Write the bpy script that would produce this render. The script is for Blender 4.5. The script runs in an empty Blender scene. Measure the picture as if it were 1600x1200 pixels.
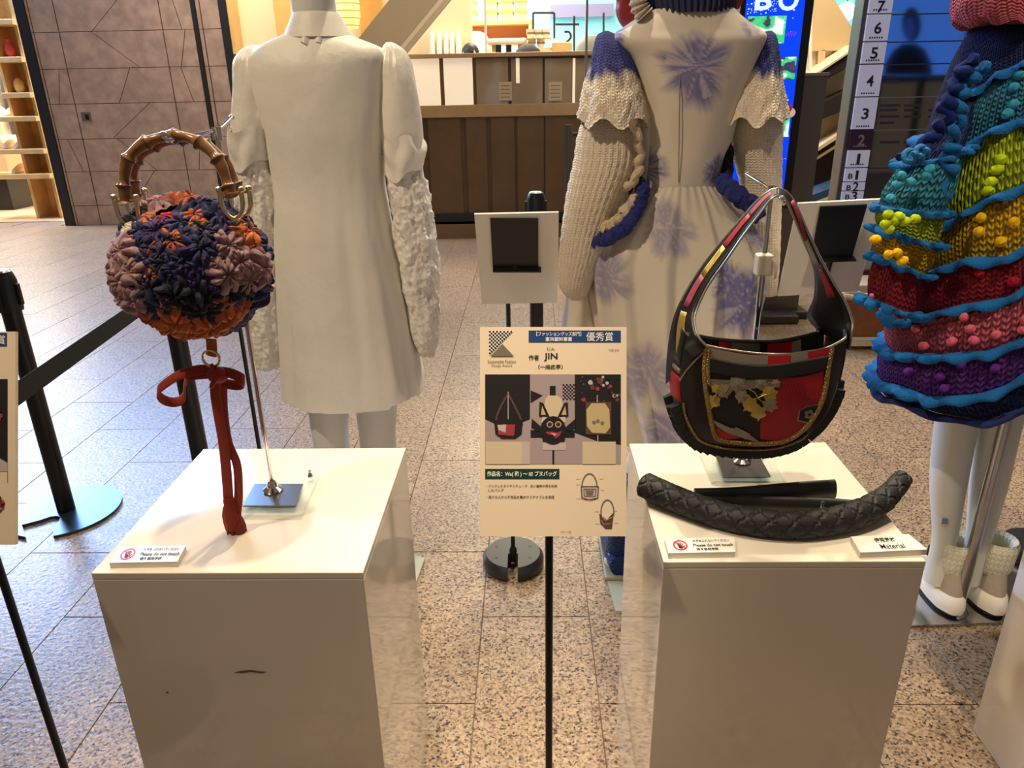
import bpy, bmesh, math, random
from mathutils import Vector, Matrix, noise
from math import sin, cos, pi, radians, sqrt, exp, atan2
random.seed(7)
C = bpy.context.scene.collection
SC = bpy.context.scene
# ---------------------------------------------------------------- camera
FPX, CH = 1150.0, 1.42
_n = Vector((55, 2900, FPX)).normalized()
_u = 25.0
_v = (-FPX*FPX-55*_u)/2900
_d = Vector((_u, _v, FPX)).normalized()
_up = -_n
_r = _up.cross(_d)
if _r.x < 0: _r = -_r
def ray(px, py):
    c = Vector((px-800, py-600, FPX))
    return Vector((_r.dot(c), _d.dot(c), _up.dot(c)))
def G(px, py, z=0.0):                      # point on a horizontal level
    w = ray(px, py); t = (z-CH)/w.z
    return Vector((0, 0, CH))+w*t
def P(px, py, Y):                          # point on an upright plane Y = const
    w = ray(px, py); t = Y/w.y
    return Vector((0, 0, CH))+w*t
def D(px, py, z):                          # point at a depth along the view axis
    return Vector((0, 0, CH))+ray(px, py)*(z/FPX)
cd = bpy.data.cameras.new('camera'); cam = bpy.data.objects.new('camera', cd); C.objects.link(cam)
cd.sensor_width = 36; cd.lens = FPX/1600*36; cd.clip_start = .02; cd.clip_end = 100
def _w(c): return Vector((_r.dot(c), _d.dot(c), _up.dot(c)))
X_, Y_, Z_ = _w(Vector((1, 0, 0))), _w(Vector((0, -1, 0))), _w(Vector((0, 0, -1)))
cam.matrix_world = Matrix(((X_.x, Y_.x, Z_.x, 0), (X_.y, Y_.y, Z_.y, 0), (X_.z, Y_.z, Z_.z, CH), (0, 0, 0, 1)))
SC.camera = cam
# ---------------------------------------------------------------- world, lamps, exposure
SC.view_settings.view_transform = 'Standard'; SC.view_settings.look = 'None'
SC.view_settings.gamma = 1; SC.view_settings.use_curve_mapping = False
SC.view_settings.exposure = 0.0
wd = bpy.data.worlds.new('world'); SC.world = wd; wd.use_nodes = True
wd.node_tree.nodes['Background'].inputs[0].default_value = (1.0, .77, .56, 1)
wd.node_tree.nodes['Background'].inputs[1].default_value = .135
def spot(loc, to, power, col=(1, .84, .62), ang=60, size=.06, blend=.6):
    l = bpy.data.lights.new('ceiling_spot', 'SPOT'); l.energy = power; l.color = col
    l.spot_size = radians(ang); l.spot_blend = blend; l.shadow_soft_size = size
    o = bpy.data.objects.new('ceiling_spot', l); C.objects.link(o); o.location = loc
    o.rotation_euler = (Vector(to)-Vector(loc)).to_track_quat('-Z', 'Y').to_euler()
    return o
def area(loc, to, power, sx, sy, col=(1, .85, .65)):
    l = bpy.data.lights.new('area_light', 'AREA'); l.energy = power; l.color = col
    l.shape = 'RECTANGLE'; l.size = sx; l.size_y = sy
    o = bpy.data.objects.new('area_light', l); C.objects.link(o); o.location = loc
    o.rotation_euler = (Vector(to)-Vector(loc)).to_track_quat('-Z', 'Y').to_euler()
    return o
# downlights over the display row, a little beyond it
spot((-.42, 1.02, 4.2), (-.45, 1.08, .8), 280, ang=26, blend=.6)
spot((-1.1, 2.5, 4.2), (-.45, 1.15, .8), 70, ang=24, blend=.9)
spot((.42, 1.0, 4.2), (.40, 1.08, .8), 280, ang=26, blend=.6)
spot((1.0, 2.6, 4.2), (.42, 1.15, .8), 60, ang=24, blend=.9)
spot((.03, .25, 4.0), (.03, .95, .97), 130, ang=11, blend=.7)
spot((.05, 2.6, 4.2), (.0, 1.95, .0), 280, ang=62, size=.04)
spot((1.5, 2.9, 4.2), (1.3, 1.9, .3), 220, ang=65)
spot((-2.0, .1, 4.2), (.1, 2.0, .55), 300, (1, .80, .56), ang=42, blend=.9)
spot((1.0, -.2, 4.2), (1.4, 1.7, 1.0), 330, ang=32, blend=.8)
# general ceiling light of the concourse
area((0, 4.8, 4.6), (0, 5.4, 0), 110, 6, 3.4)
# cold blue area light added for the left floor sheen, source unseen
area((-6.4, 9.3, 4.7), (-1.8, 3.2, 0), 850, 4.2, 2.6, (.26, .50, 1))
# shop lights
area((-7.6, 11.8, 3.6), (-7.6, 11.8, 0), 600, 3, 3, (1, .88, .68))
area((-8.4, 9.5, 3.6), (-6.6, 9.9, 1.0), 260, 1.0, 1.0, (1, .88, .68))
area((-1.0, 10.2, 4.3), (-.6, 10.8, 0), 620, 4, 2, (1, .84, .62))
area((-2.9, 7.6, 4.0), (-2.6, 9.4, 1.6), 75, 1.5, .8, (1, .90, .74))
area((2.6, 5.9, 4.3), (2.6, 8.0, 1.5), 150, 2, 1, (1, .86, .64))
# ---------------------------------------------------------------- materials
def S(r, g, b):
    f = lambda c: (c/255/12.92) if c/255 <= .04045 else ((c/255+.055)/1.055)**2.4
    return (f(r), f(g), f(b), 1)
class NT:
    def __init__(s, m): s.t = m.node_tree; s.b = s.t.nodes['Principled BSDF']
    def n(s, typ, **k):
        x = s.t.nodes.new(typ)
        for a, v in k.items():
            if a.startswith('i_'): x.inputs[a[2:].replace('_', ' ')].default_value = v
            else: setattr(x, a, v)
        return x
    def l(s, a, b): s.t.links.new(a, b)
    def math(s, op, a, b=None):
        x = s.n('ShaderNodeMath', operation=op)
        for i, v in enumerate((a, b)):
            if v is None: continue
            if isinstance(v, (int, float)): x.inputs[i].default_value = v
            else: s.l(v, x.inputs[i])
        return x.outputs[0]
_mats = {}
def M(name, col=(.8, .8, .8, 1), rough=.5, metal=0, spec=.5, bump=None, var=0, varscale=30, attr=False,
      emis=0, trans=0, coat=0, sheen=0, alpha=1):
    if name in _mats: return _mats[name]
    m = bpy.data.materials.new(name); m.use_nodes = True; t = NT(m); b = t.b
    b.inputs['Base Color'].default_value = col; b.inputs['Roughness'].default_value = rough
    b.inputs['Metallic'].default_value = metal; b.inputs['Specular IOR Level'].default_value = spec
    b.inputs['Transmission Weight'].default_value = trans; b.inputs['Coat Weight'].default_value = coat
    b.inputs['Sheen Weight'].default_value = sheen; b.inputs['Alpha'].default_value = alpha
    tc = t.n('ShaderNodeTexCoord')
    src = None
    if attr:
        a = t.n('ShaderNodeVertexColor', layer_name='Col'); src = a.outputs[0]; t.l(src, b.inputs['Base Color'])
    if var:
        nz = t.n('ShaderNodeTexNoise', i_Scale=varscale, i_Detail=4.0); t.l(tc.outputs['Object'], nz.inputs['Vector'])
        mx = t.n('ShaderNodeMix', data_type='RGBA', blend_type='MULTIPLY')
        mx.inputs[0].default_value = 1
        if src: t.l(src, mx.inputs[6])
        else: mx.inputs[6].default_value = col
        rp = t.n('ShaderNodeMapRange'); rp.inputs[1].default_value = .3; rp.inputs[2].default_value = .7
        rp.inputs[3].default_value = 1-var; rp.inputs[4].default_value = 1
        t.l(nz.outputs[0], rp.inputs[0])
        cb = t.n('ShaderNodeCombineColor')
        for i in range(3): t.l(rp.outputs[0], cb.inputs[i])
        t.l(cb.outputs[0], mx.inputs[7]); t.l(mx.outputs[2], b.inputs['Base Color'])
    if emis:
        b.inputs['Emission Strength'].default_value = emis
        if attr: t.l(src, b.inputs['Emission Color'])
        else: b.inputs['Emission Color'].default_value = col
    if bump:
        kind = bump[0]; bp = t.n('ShaderNodeBump'); bp.inputs['Strength'].default_value = bump[2]; bp.inputs['Distance'].default_value = bump[3]
        if kind == 'noise':
            nz = t.n('ShaderNodeTexNoise', i_Scale=bump[1], i_Detail=5.0); t.l(tc.outputs['Object'], nz.inputs['Vector']); h = nz.outputs[0]
        elif kind == 'voronoi':
            nz = t.n('ShaderNodeTexVoronoi', i_Scale=bump[1]); t.l(tc.outputs['Object'], nz.inputs['Vector']); h = nz.outputs[0]
        elif kind == 'knit':                      # V-shaped stitches on metric UVs
            sp = t.n('ShaderNodeSeparateXYZ'); t.l(tc.outputs['UV'], sp.inputs[0])
            u = t.math('FRACT', t.math('MULTIPLY', sp.outputs[0], bump[1]))
            tri = t.math('MULTIPLY', t.math('ABSOLUTE', t.math('SUBTRACT', u, .5)), 2)
            ph = t.math('ADD', t.math('MULTIPLY', sp.outputs[1], bump[1]*1.3), t.math('MULTIPLY', tri, .55))
            hh = t.math('SINE', t.math('MULTIPLY', ph, 2*pi))
            cc = t.math('SINE', t.math('MULTIPLY', tri, pi))
            h = t.math('ADD', t.math('MULTIPLY', hh, .5), cc)
        t.l(h, bp.inputs['Height']); t.l(bp.outputs[0], b.inputs['Normal'])
    _mats[name] = m
    return m
def granite(name, c1, c2, c3, c4, scale, rough):
    m = bpy.data.materials.new(name); m.use_nodes = True; t = NT(m); b = t.b
    g = t.n('ShaderNodeNewGeometry')
    v = t.n('ShaderNodeTexVoronoi', i_Scale=scale); t.l(g.outputs['Position'], v.inputs['Vector'])
    sp = t.n('ShaderNodeSeparateColor'); t.l(v.outputs['Color'], sp.inputs[0])
    nz = t.n('ShaderNodeTexNoise', i_Scale=scale*.55, i_Detail=6.0, i_Roughness=.75); t.l(g.outputs['Position'], nz.inputs['Vector'])
    s = t.math('ADD', t.math('MULTIPLY', sp.outputs[0], .55), t.math('MULTIPLY', nz.outputs[0], .5))
    r = t.n('ShaderNodeValToRGB'); cr = r.color_ramp; cr.elements[0].position = .25; cr.elements[0].color = c4
    cr.elements[1].position = .80; cr.elements[1].color = c1
    e = cr.elements.new(.33); e.color = c3
    e = cr.elements.new(.46); e.color = c2
    t.l(s, r.inputs[0])
    oi = t.n('ShaderNodeObjectInfo')
    mr = t.n('ShaderNodeMapRange'); mr.inputs[3].default_value = .88; mr.inputs[4].default_value = 1.04; t.l(oi.outputs['Random'], mr.inputs[0])
    hv = t.n('ShaderNodeHueSaturation'); t.l(mr.outputs[0], hv.inputs['Value']); t.l(r.outputs[0], hv.inputs['Color'])
    t.l(hv.outputs[0], b.inputs['Base Color']); b.inputs['Roughness'].default_value = rough
    b.inputs['Specular IOR Level'].default_value = .5
    bp = t.n('ShaderNodeBump'); bp.inputs['Strength'].default_value = .45; bp.inputs['Distance'].default_value = .003
    n2 = t.n('ShaderNodeTexNoise', i_Scale=70.0, i_Detail=3.0); t.l(g.outputs['Position'], n2.inputs['Vector'])
    t.l(n2.outputs[0], bp.inputs['Height']); t.l(bp.outputs[0], b.inputs['Normal'])
    return m
# ---------------------------------------------------------------- mesh building
class MB:
    def __init__(s): s.v = []; s.f = []; s.m = []; s.uv = {}; s.col = []; s.mats = []; s.flat = set()
    def mi(s, mat):
        if mat not in s.mats: s.mats.append(mat)
        return s.mats.index(mat)
    def poly(s, pts, mat):
        n = len(s.v); s.v += [Vector(p) for p in pts]; s.f.append(tuple(range(n, n+len(pts)))); s.m.append(s.mi(mat)); return s
    def box(s, lo, hi, mat, bev=0):
        (a, b, c), (d, e, f) = lo, hi
        if bev:
            bm = bmesh.new(); bmesh.ops.create_cube(bm, size=1)
            for v in bm.verts: v.co = Vector(((a+d)/2+v.co.x*(d-a), (b+e)/2+v.co.y*(e-b), (c+f)/2+v.co.z*(f-c)))
            bmesh.ops.bevel(bm, geom=bm.edges[:], offset=bev, segments=2, affect='EDGES', profile=.5)
            k0 = len(s.f); s.bm(bm, mat); s.flat |= set(range(k0, len(s.f))); return s
        n = len(s.v)
        s.v += [Vector(p) for p in ((a, b, c), (d, b, c), (d, e, c), (a, e, c), (a, b, f), (d, b, f), (d, e, f), (a, e, f))]
        for q in ((0, 3, 2, 1), (4, 5, 6, 7), (0, 1, 5, 4), (1, 2, 6, 5), (2, 3, 7, 6), (3, 0, 4, 7)):
            s.f.append(tuple(n+i for i in q)); s.m.append(s.mi(mat))
        return s
    def bm(s, bm, mat):
        n = len(s.v); bm.verts.index_update(); k = s.mi(mat)
        s.v += [v.co.copy() for v in bm.verts]
        for f in bm.faces: s.f.append(tuple(n+v.index for v in f.verts)); s.m.append(k)
        bm.free(); return s
    def prism(s, pts, off, mat):           # polygon pts extruded by vector off
        pts = [Vector(p) for p in pts]; off = Vector(off); n = len(s.v); k = len(pts); mi = s.mi(mat)
        s.v += pts+[p+off for p in pts]
        s.f.append(tuple(range(n, n+k))); s.m.append(mi)
        s.f.append(tuple(range(n+2*k-1, n+k-1, -1))); s.m.append(mi)
        for i in range(k):
            j = (i+1) % k
            s.f.append((n+j, n+i, n+k+i, n+k+j)); s.m.append(mi)
        return s
    def rings(s, rings, mat, cap=True, closed=False, uvs=None, cols=None, loop=True):
        n = len(s.v); k = len(rings[0]); mi = s.mi(mat); R = len(rings)
        for r in rings: s.v += [Vector(p) for p in r]
        if cols:
            while len(s.col) < n: s.col.append((1, 1, 1, 1))
            for c in cols: s.col += c
        for i in range(R if closed else R-1):
            a = n+i*k; b = n+((i+1) % R)*k
            for j in range(k if loop else k-1):
                jj = (j+1) % k
                if uvs: s.uv[len(s.f)] = [(uvs[0]*(j)/k, uvs[1]*i/R), (uvs[0]*(j+1)/k, uvs[1]*i/R), (uvs[0]*(j+1)/k, uvs[1]*(i+1)/R), (uvs[0]*j/k, uvs[1]*(i+1)/R)]
                s.f.append((a+j, a+jj, b+jj, b+j)); s.m.append(mi)
        if cap and not closed and loop:
            s.f.append(tuple(range(n+k-1, n-1, -1))); s.m.append(mi)
            s.f.append(tuple(range(n+(R-1)*k, n+R*k))); s.m.append(mi)
        return s
    def tube(s, path, rad, mat, sides=10, flat=1.0, ref=None, cap=True, closed=False):
        path = [Vector(p) for p in path]; N = len(path)
        if not isinstance(rad, (list, tuple)): rad = [rad]*N
        rg = []; prev = None
        for i, p in enumerate(path):
            t = (path[(i+1) % N]-path[i-1]) if closed else (path[min(i+1, N-1)]-path[max(i-1, 0)])
            if t.length < 1e-9: t = Vector((0, 0, 1))
            t.normalize()
            if ref is not None: a = Vector(ref)-t*t.dot(Vector(ref))
            else:
                a = prev if prev is not None else (Vector((0, 0, 1)) if abs(t.z) < .9 else Vector((1, 0, 0)))
                a = a-t*t.dot(a)
            if a.length < 1e-6: a = t.orthogonal()
            a.normalize(); b = t.cross(a); prev = a
            rg.append([p+a*(rad[i]*cos(2*pi*j/sides))+b*(rad[i]*flat*sin(2*pi*j/sides)) for j in range(sides)])
        return s.rings(rg, mat, cap=cap, closed=closed)
    def lathe(s, prof, mat, o=(0, 0, 0), sides=32, cap=True):
        o = Vector(o)
        return s.rings([[o+Vector((r*cos(2*pi*j/sides), r*sin(2*pi*j/sides), z)) for j in range(sides)] for r, z in prof], mat, cap=cap)
    def sphere(s, c, r, mat, seg=16, sc=(1, 1, 1)):
        bm = bmesh.new(); bmesh.ops.create_uvsphere(bm, u_segments=seg, v_segments=max(6, seg//2), radius=r)
        for v in bm.verts: v.co = Vector((v.co.x*sc[0], v.co.y*sc[1], v.co.z*sc[2]))+Vector(c)
        return s.bm(bm, mat)
    def build(s, name, parent=None, smooth=40, label=None):
        org = ORG.get(parent, Vector((0, 0, 0))) if parent else getattr(s, 'org', Vector((0, 0, 0)))
        me = bpy.data.meshes.new(name)
        me.from_pydata([tuple(v-org) for v in s.v], [], s.f)
        for m in s.mats: me.materials.append(m)
        me.polygons.foreach_set('material_index', s.m)
        if smooth:
            me.polygons.foreach_set('use_smooth', [True]*len(s.f)); me.set_sharp_from_angle(angle=radians(smooth))
            for i in s.flat: me.polygons[i].use_smooth = False
        if s.uv:
            ul = me.uv_layers.new(name='UVMap')
            for p in me.polygons:
                q = s.uv.get(p.index)
                if q:
                    for li, c in zip(p.loop_indices, q): ul.data[li].uv = c
        if s.col:
            ca = me.color_attributes.new('Col', 'FLOAT_COLOR', 'POINT')
            while len(s.col) < len(s.v): s.col.append((1, 1, 1, 1))
            ca.data.foreach_set('color', [x for c in s.col for x in c])
        me.update()
        o = bpy.data.objects.new(name, me); C.objects.link(o)
        if parent: o.parent = parent; ORG[o] = org
        else: o.location = org; ORG[o] = org
        if label: o['label'] = label
        return o
ORG = {}
def thing(name, label, cat, loc=(0, 0, 0), group=None):
    o = bpy.data.objects.new(name, None); C.objects.link(o); o.location = loc; o.empty_display_size = .05
    o['label'] = label; o['category'] = cat
    if group: o['group'] = group
    ORG[o] = Vector(loc); return o
def tag(o, label, cat, group=None):
    o['label'] = label; o['category'] = cat
    if group: o['group'] = group
    return o
def struct(o): o['kind'] = 'structure'; return o
def dup(root, shift=(0, 0, 0), label=None, rotz=0):
    r = root.copy(); C.objects.link(r); r.location = root.location+Vector(shift); r.rotation_euler.z += rotz
    if label: r['label'] = label
    for ch in list(root.children):
        c = ch.copy(); C.objects.link(c); c.parent = r
        for g in list(ch.children):
            d = g.copy(); C.objects.link(d); d.parent = c
    return r
def interp(tab, x):
    if x <= tab[0][0]: return tab[0][1:]
    for a, b in zip(tab, tab[1:]):
        if x <= b[0]:
            k = (x-a[0])/(b[0]-a[0]+1e-9)
            return tuple(p+(q-p)*k for p, q in zip(a[1:], b[1:]))
    return tab[-1][1:]
def sinterp(tab, x):                        # smooth version of interp
    if x <= tab[0][0]: return tab[0][1:]
    if x >= tab[-1][0]: return tab[-1][1:]
    for i in range(len(tab)-1):
        if x <= tab[i+1][0]:
            a, b = tab[i], tab[i+1]; h = b[0]-a[0]+1e-9; t = (x-a[0])/h; o = []
            for q in range(1, len(a)):
                m0 = (b[q]-tab[i-1][q])/(b[0]-tab[i-1][0]) if i > 0 else (b[q]-a[q])/h
                m1 = (tab[i+2][q]-a[q])/(tab[i+2][0]-a[0]) if i+2 < len(tab) else (b[q]-a[q])/h
                t2 = t*t; t3 = t2*t
                o.append((2*t3-3*t2+1)*a[q]+(t3-2*t2+t)*h*m0+(-2*t3+3*t2)*b[q]+(t3-t2)*h*m1)
            return tuple(o)
def smoothpts(pts, n):                      # Catmull-Rom through points
    pts = [Vector(p) for p in pts]; out = []
    for i in range(n):
        x = i/(n-1)*(len(pts)-1); k = min(int(x), len(pts)-2); t = x-k
        p0 = pts[max(k-1, 0)]; p1 = pts[k]; p2 = pts[k+1]; p3 = pts[min(k+2, len(pts)-1)]
        out.append(.5*((2*p1)+(p2-p0)*t+(2*p0-5*p1+4*p2-p3)*t*t+(3*p1-p0-3*p2+p3)*t**3))
    return out
def N3(p, sc, seed=0): return noise.noise(Vector((p[0]*sc+seed, p[1]*sc+seed*1.7, p[2]*sc-seed)))
def text(body, box, frame, mat, parent, name='lettering', bold=0, eps=.0006, keep=True):
    # lettering fitted into box (x0,y0,x1,y1) of frame(px,py)->point ; y runs down
    cu = bpy.data.curves.new('txt', 'FONT'); cu.body = body; cu.size = 1; cu.offset = bold; cu.resolution_u = 3
    ob = bpy.data.objects.new('txt', cu); C.objects.link(ob)
    dg = bpy.context.evaluated_depsgraph_get(); me = bpy.data.meshes.new_from_object(ob.evaluated_get(dg))
    vs = [v.co.copy() for v in me.vertices]; fs = [tuple(p.vertices) for p in me.polygons]
    bpy.data.objects.remove(ob); bpy.data.curves.remove(cu); bpy.data.meshes.remove(me)
    if not vs: return None
    x0 = min(v.x for v in vs); x1 = max(v.x for v in vs); y0 = min(v.y for v in vs); y1 = max(v.y for v in vs)
    N = frame.n
    mb = MB(); k = mb.mi(mat)
    for v in vs:
        a = (v.x-x0)/(x1-x0+1e-9); b = (v.y-y0)/(y1-y0+1e-9)
        mb.v.append(frame(box[0]+a*(box[2]-box[0]), box[3]+b*(box[1]-box[3]))+N*eps)
    mb.f = fs; mb.m = [k]*len(fs)
    return mb.build(name, parent, smooth=0)
class Frame:                                # maps a rectangle of layout units to a flat face in space
    def __init__(s, rect, tl, tr, bl):
        s.r = rect; s.tl = Vector(tl); s.u = (Vector(tr)-s.tl)/(rect[2]-rect[0]); s.v = (Vector(bl)-s.tl)/(rect[3]-rect[1])
        s.n = (s.v.cross(s.u)).normalized()
    def __call__(s, x, y): return s.tl+s.u*(x-s.r[0])+s.v*(y-s.r[1])
    def quad(s, mb, x0, y0, x1, y1, mat, eps): return s.pl(mb, [(x0, y0), (x0, y1), (x1, y1), (x1, y0)], mat, eps)
    def pl(s, mb, pts, mat, eps): return mb.poly([s(*p)+s.n*eps for p in pts], mat)
    def disc(s, mb, x, y, r, mat, eps, ry=None, n=14):
        ry = ry or r
        return s.pl(mb, [(x+r*cos(2*pi*i/n), y-ry*sin(2*pi*i/n)) for i in range(n)], mat, eps)
    def line(s, mb, pts, w, mat, eps):
        for a, b in zip(pts, pts[1:]):
            d = Vector((b[0]-a[0], b[1]-a[1]));
            if d.length < 1e-6: continue
            q = Vector((-d.y, d.x)).normalized()*w/2
            s.pl(mb, [(a[0]+q.x, a[1]+q.y), (b[0]+q.x, b[1]+q.y), (b[0]-q.x, b[1]-q.y), (a[0]-q.x, a[1]-q.y)], mat, eps)
        return mb
# shared materials
BLK = M('black_plastic', S(18, 18, 20), .38)
BLKM = M('black_powder_coat', S(14, 14, 16), .3, spec=.5)
CHR = M('chrome', (.85, .85, .86, 1), .08, 1)
STEEL = M('brushed_steel', (.42, .42, .42, 1), .28, 1, bump=('noise', 90, .05, .001))
WHITE = M('white_laminate', S(236, 226, 208), .05, spec=.5)
WHITE.node_tree.nodes['Principled BSDF'].inputs['IOR'].default_value = 1.75
CARD = M('white_card', S(240, 234, 222), .5)
INK = M('black_ink', S(22, 22, 24), .6)
MANNEQ = M('mannequin_white', S(226, 228, 220), .32)
# ================================================================ SETTING
GR = granite('pink_granite', S(184, 162, 136), S(154, 130, 106), S(112, 92, 76), S(46, 38, 35), 185.0, .34)
GROUT = M('grout', S(136, 112, 92), .8)
fb = MB(); fb.box((-9, -2.5, -.08), (7, 9.3, -.006), GROUT)
floor = struct(fb.build('floor', smooth=0))
TW, TL = .31, .655
x_off = G(162, 758).x; y_off = G(580, 720).y
bm = bmesh.new(); bmesh.ops.create_cube(bm, size=1)
for v in bm.verts: v.co = Vector((v.co.x*(TW-.0025), v.co.y*(TL-.0025), -.008+(v.co.z+.5)*.008))
bmesh.ops.bevel(bm, geom=[e for e in bm.edges if e.verts[0].co.z > -.001 and e.verts[1].co.z > -.001], offset=.0008, segments=1, affect='EDGES')
tb = MB(); tb.bm(bm, GR); tile0 = tb.build('tile', floor, smooth=0)
spots = []
for i in range(-26, 20):
    x = x_off+TW*(i+.5)
    for j in range(-8, 16):
        y = y_off+TL*(j+.5)+(TL/2 if i % 2 else 0)
        if y > 8.95 or y < -1.8: continue
        zc = y*.929+1.42*.369
        if zc < .5: continue
        px = 800+FPX*x/zc
        vis = (-80 < px < 1680) and y > .85
        spots.append((0 if vis else 1, zc, x, y, vis))
spots.sort()
near = [s for s in spots if s[4]][:298]
rest = [s for s in spots if s not in near]
for k, s in enumerate(near):
    o = tile0 if k == 0 else tile0.copy()
    if k: C.objects.link(o); o.parent = floor
    o.location = (s[2], s[3], random.uniform(-.0006, .0002))
rb = MB()
for s in rest: rb.box((s[2]-TW/2+.002, s[3]-TL/2+.002, -.008), (s[2]+TW/2-.002, s[3]+TL/2-.002, 0), GR)
r_ = rb.build('floor_tiles', floor, smooth=0); r_['kind'] = 'stuff'

# brown stone wall, far left
STONE = M('brown_stone', S(180, 152, 136), .55, var=.34, varscale=9, bump=('noise', 60, .25, .003))
DARK = M('dark_frame', S(26, 28, 32), .5)
JOINT = M('stone_joint', S(70, 44, 36), .8)
WY = 8.97
wl = MB()
a0 = P(37, 0, WY).x; a1 = P(341, 0, WY).x
wl.box((a0, WY, 0), (a1, WY+.4, 3.2), JOINT)
wall = struct(wl.build('wall_left', smooth=0))
tr = MB(); tr.box((a0-.115, WY-.03, 0), (a0, WY+.4, 3.2), DARK); struct(tr.build('trim_1', smooth=0))
tr = MB(); tr.box((a1, WY-.03, 0), (a1+.09, WY+.4, 3.2), DARK); struct(tr.build('trim_2', smooth=0))
def wx(px, py): return P(px, py, WY)
cols = [wx(x, 0).x for x in (37, 41.5, 82, 247, 297, 304, 311, 341)]
rows = [0]+[wx(200, y).z for y in (320, 267, 216, 161, 106, 48, -8, -60)]
diag = {(2, 1): 1, (2, 2): 2, (2, 4): 1, (2, 5): 2, (2, 6): 1, (3, 2): 1, (3, 4): 2, (3, 5): 1, (2, 7): 2, (1, 4): 1, (3, 6): 2, (1, 2): 2, (2, 3): 1}
for ci in range(len(cols)-1):
    for ri in range(len(rows)-1):
        if ci == 4: continue
        x0, x1, z0, z1 = cols[ci]+.007, cols[ci+1]-.007, rows[ri]+.003, rows[ri+1]-.003
        t = diag.get((ci, ri)); d = .012+random.uniform(0, .004)
        polys = [[(x0, z0), (x1, z0), (x1, z1), (x0, z1)]]
        if t:
            k1, k2 = random.uniform(.3, .45), random.uniform(.6, .75)
            if t == 2: k1, k2 = k2, k1
            xa, xb = x0+(x1-x0)*k1, x0+(x1-x0)*k2; g = .005
            polys = [[(x0, z0), (xa-g, z0), (xb-g, z1), (x0, z1)], [(xa+g, z0), (x1, z0), (x1, z1), (xb+g, z1)]]
        for p in polys:
            mb = MB(); mb.prism([(x, WY, z) for x, z in p], (0, -d, 0), STONE); mb.build('stone_panel', wall, smooth=0)
mb = MB(); gx = cols[4]; mb.box((gx+.004, WY-.02, 0), (cols[5]-.004, WY+.0, 3.2), DARK); mb.build('shadow_gap', wall, smooth=0)
ow = thing('wall_outlet', 'small steel floor outlet plate set in the brown stone wall', 'outlet', P(135, 183, WY-.02))
p = P(135, 183, WY-.02); mb = MB(); mb.box((p.x-.055, p.y-.004, p.z-.055), (p.x+.055, p.y+.012, p.z+.055), STEEL, .004); mb.build('plate', ow)
mb = MB(); mb.box((p.x-.012, p.y-.01, p.z-.03), (p.x+.03, p.y-.002, p.z+.03), BLK, .003); mb.build('keyhole', ow)
ow['label'] = 'small steel plate with black keyhole set in the brown stone wall'

# left shop: shelf unit with shoes, clothes behind
WARM = M('warm_wood', S(240, 192, 124), .45, var=.25, varscale=6)
LWOOD = M('pale_wood', S(244, 206, 140), .45, var=.2, varscale=6)
PALE = M('pale_shop_wall', S(244, 232, 208), .7)
SFLOOR = M('shop_floor', S(224, 196, 158), .18, var=.15, varscale=3)
mb = MB(); mb.box((-13, 9.32, -.05), (a0-.1, 14, 0.0), SFLOOR); struct(mb.build('floor_shop_left', smooth=0)).name = 'floor_left'
mb = MB(); mb.box((-13, 14, 0), (-4, 14.2, 4), PALE); struct(mb.build('wall_back', smooth=0))
YS = 9.9
lsh = thing('shop_shelf', 'orange wooden shop shelf unit with shoes, left of brown stone wall', 'shelf', P(85, 300, YS))
def slabpx(mb, poly, Y, th, mat): return mb.prism([P(x, y, Y) for x, y in poly], (0, th, 0), mat)
q0 = P(10, 0, YS); q1 = P(70, 285, YS)
sx0 = P(68, 285, YS).x; sx1 = P(86, 285, YS).x
mb = MB(); mb.box((sx0, YS, 0), (sx0+.30, YS+.05, 3.2), WARM); mb.build('back_panel', lsh)
for dx in (-.01, .30):
    mb = MB(); mb.box((sx0+dx, YS-.3, 0), (sx0+dx+.035, YS+.05, 3.2), WARM); mb.build('side_panel', lsh)
shz = []
for y in (275, 236, 185, 148, 92, 33):
    z = P(75, y, YS-.35).z
    shz.append(z)
    mb = MB(); w = .55 if y > 180 else -.09
    mb.box((sx0-.1-w, YS-.38, z-.03), (sx0+.34, YS, z+.03), LWOOD, .006); mb.build('shelf_board', lsh)
SHOE = M('white_canvas', S(236, 228, 214), .7)
def shoe(x, y, z, mat, label, grp):
    mb = MB()
    prof = [(-.13, .02, .03), (-.10, .038, .05), (-.04, .04, .085), (.02, .036, .11), (.07, .034, .12), (.11, .03, .10), (.13, .015, .05)]
    rg = [[(x+w*1.0*cos(t), y+u, z+max(0, h*.5+h*.5*sin(t))) for t in [2*pi*i/10 for i in range(10)]] for u, w, h in prof]
    mb.rings(rg, mat); return tag(mb.build('shoe'), label, 'shoe', grp)
ORD = ['first', 'second', 'third', 'fourth', 'fifth', 'sixth', 'seventh', 'eighth', 'ninth']
for k in range(4): shoe(sx0-.5+k*.15, YS-.2, shz[1]+.03, SHOE, ORD[k]+' white shoe from the left on the second lowest orange shelf board', 'shoes on the second lowest board')
for k in range(4): shoe(sx0-.55+k*.16, YS-.2, shz[2]+.03, SHOE, ORD[k]+' white shoe from the left on the third lowest orange shelf board', 'shoes on the third lowest board')
shoe(sx0-.15, YS-.2, shz[0]+.03, SHOE, 'single white shoe on the lowest board of the orange shelf', None)
REDV = M('red_ceramic', S(210, 70, 70), .4)
mb = MB(); p = Vector((sx0+.12, YS-.2, shz[4]+.03)); mb.lathe([(.03, 0), (.06, .05), (.06, .12), (.03, .17), (.04, .2)], REDV, p, 16); tag(mb.build('vase'), 'small red and pink ornament on an upper board of the orange shelf', 'ornament')
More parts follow.
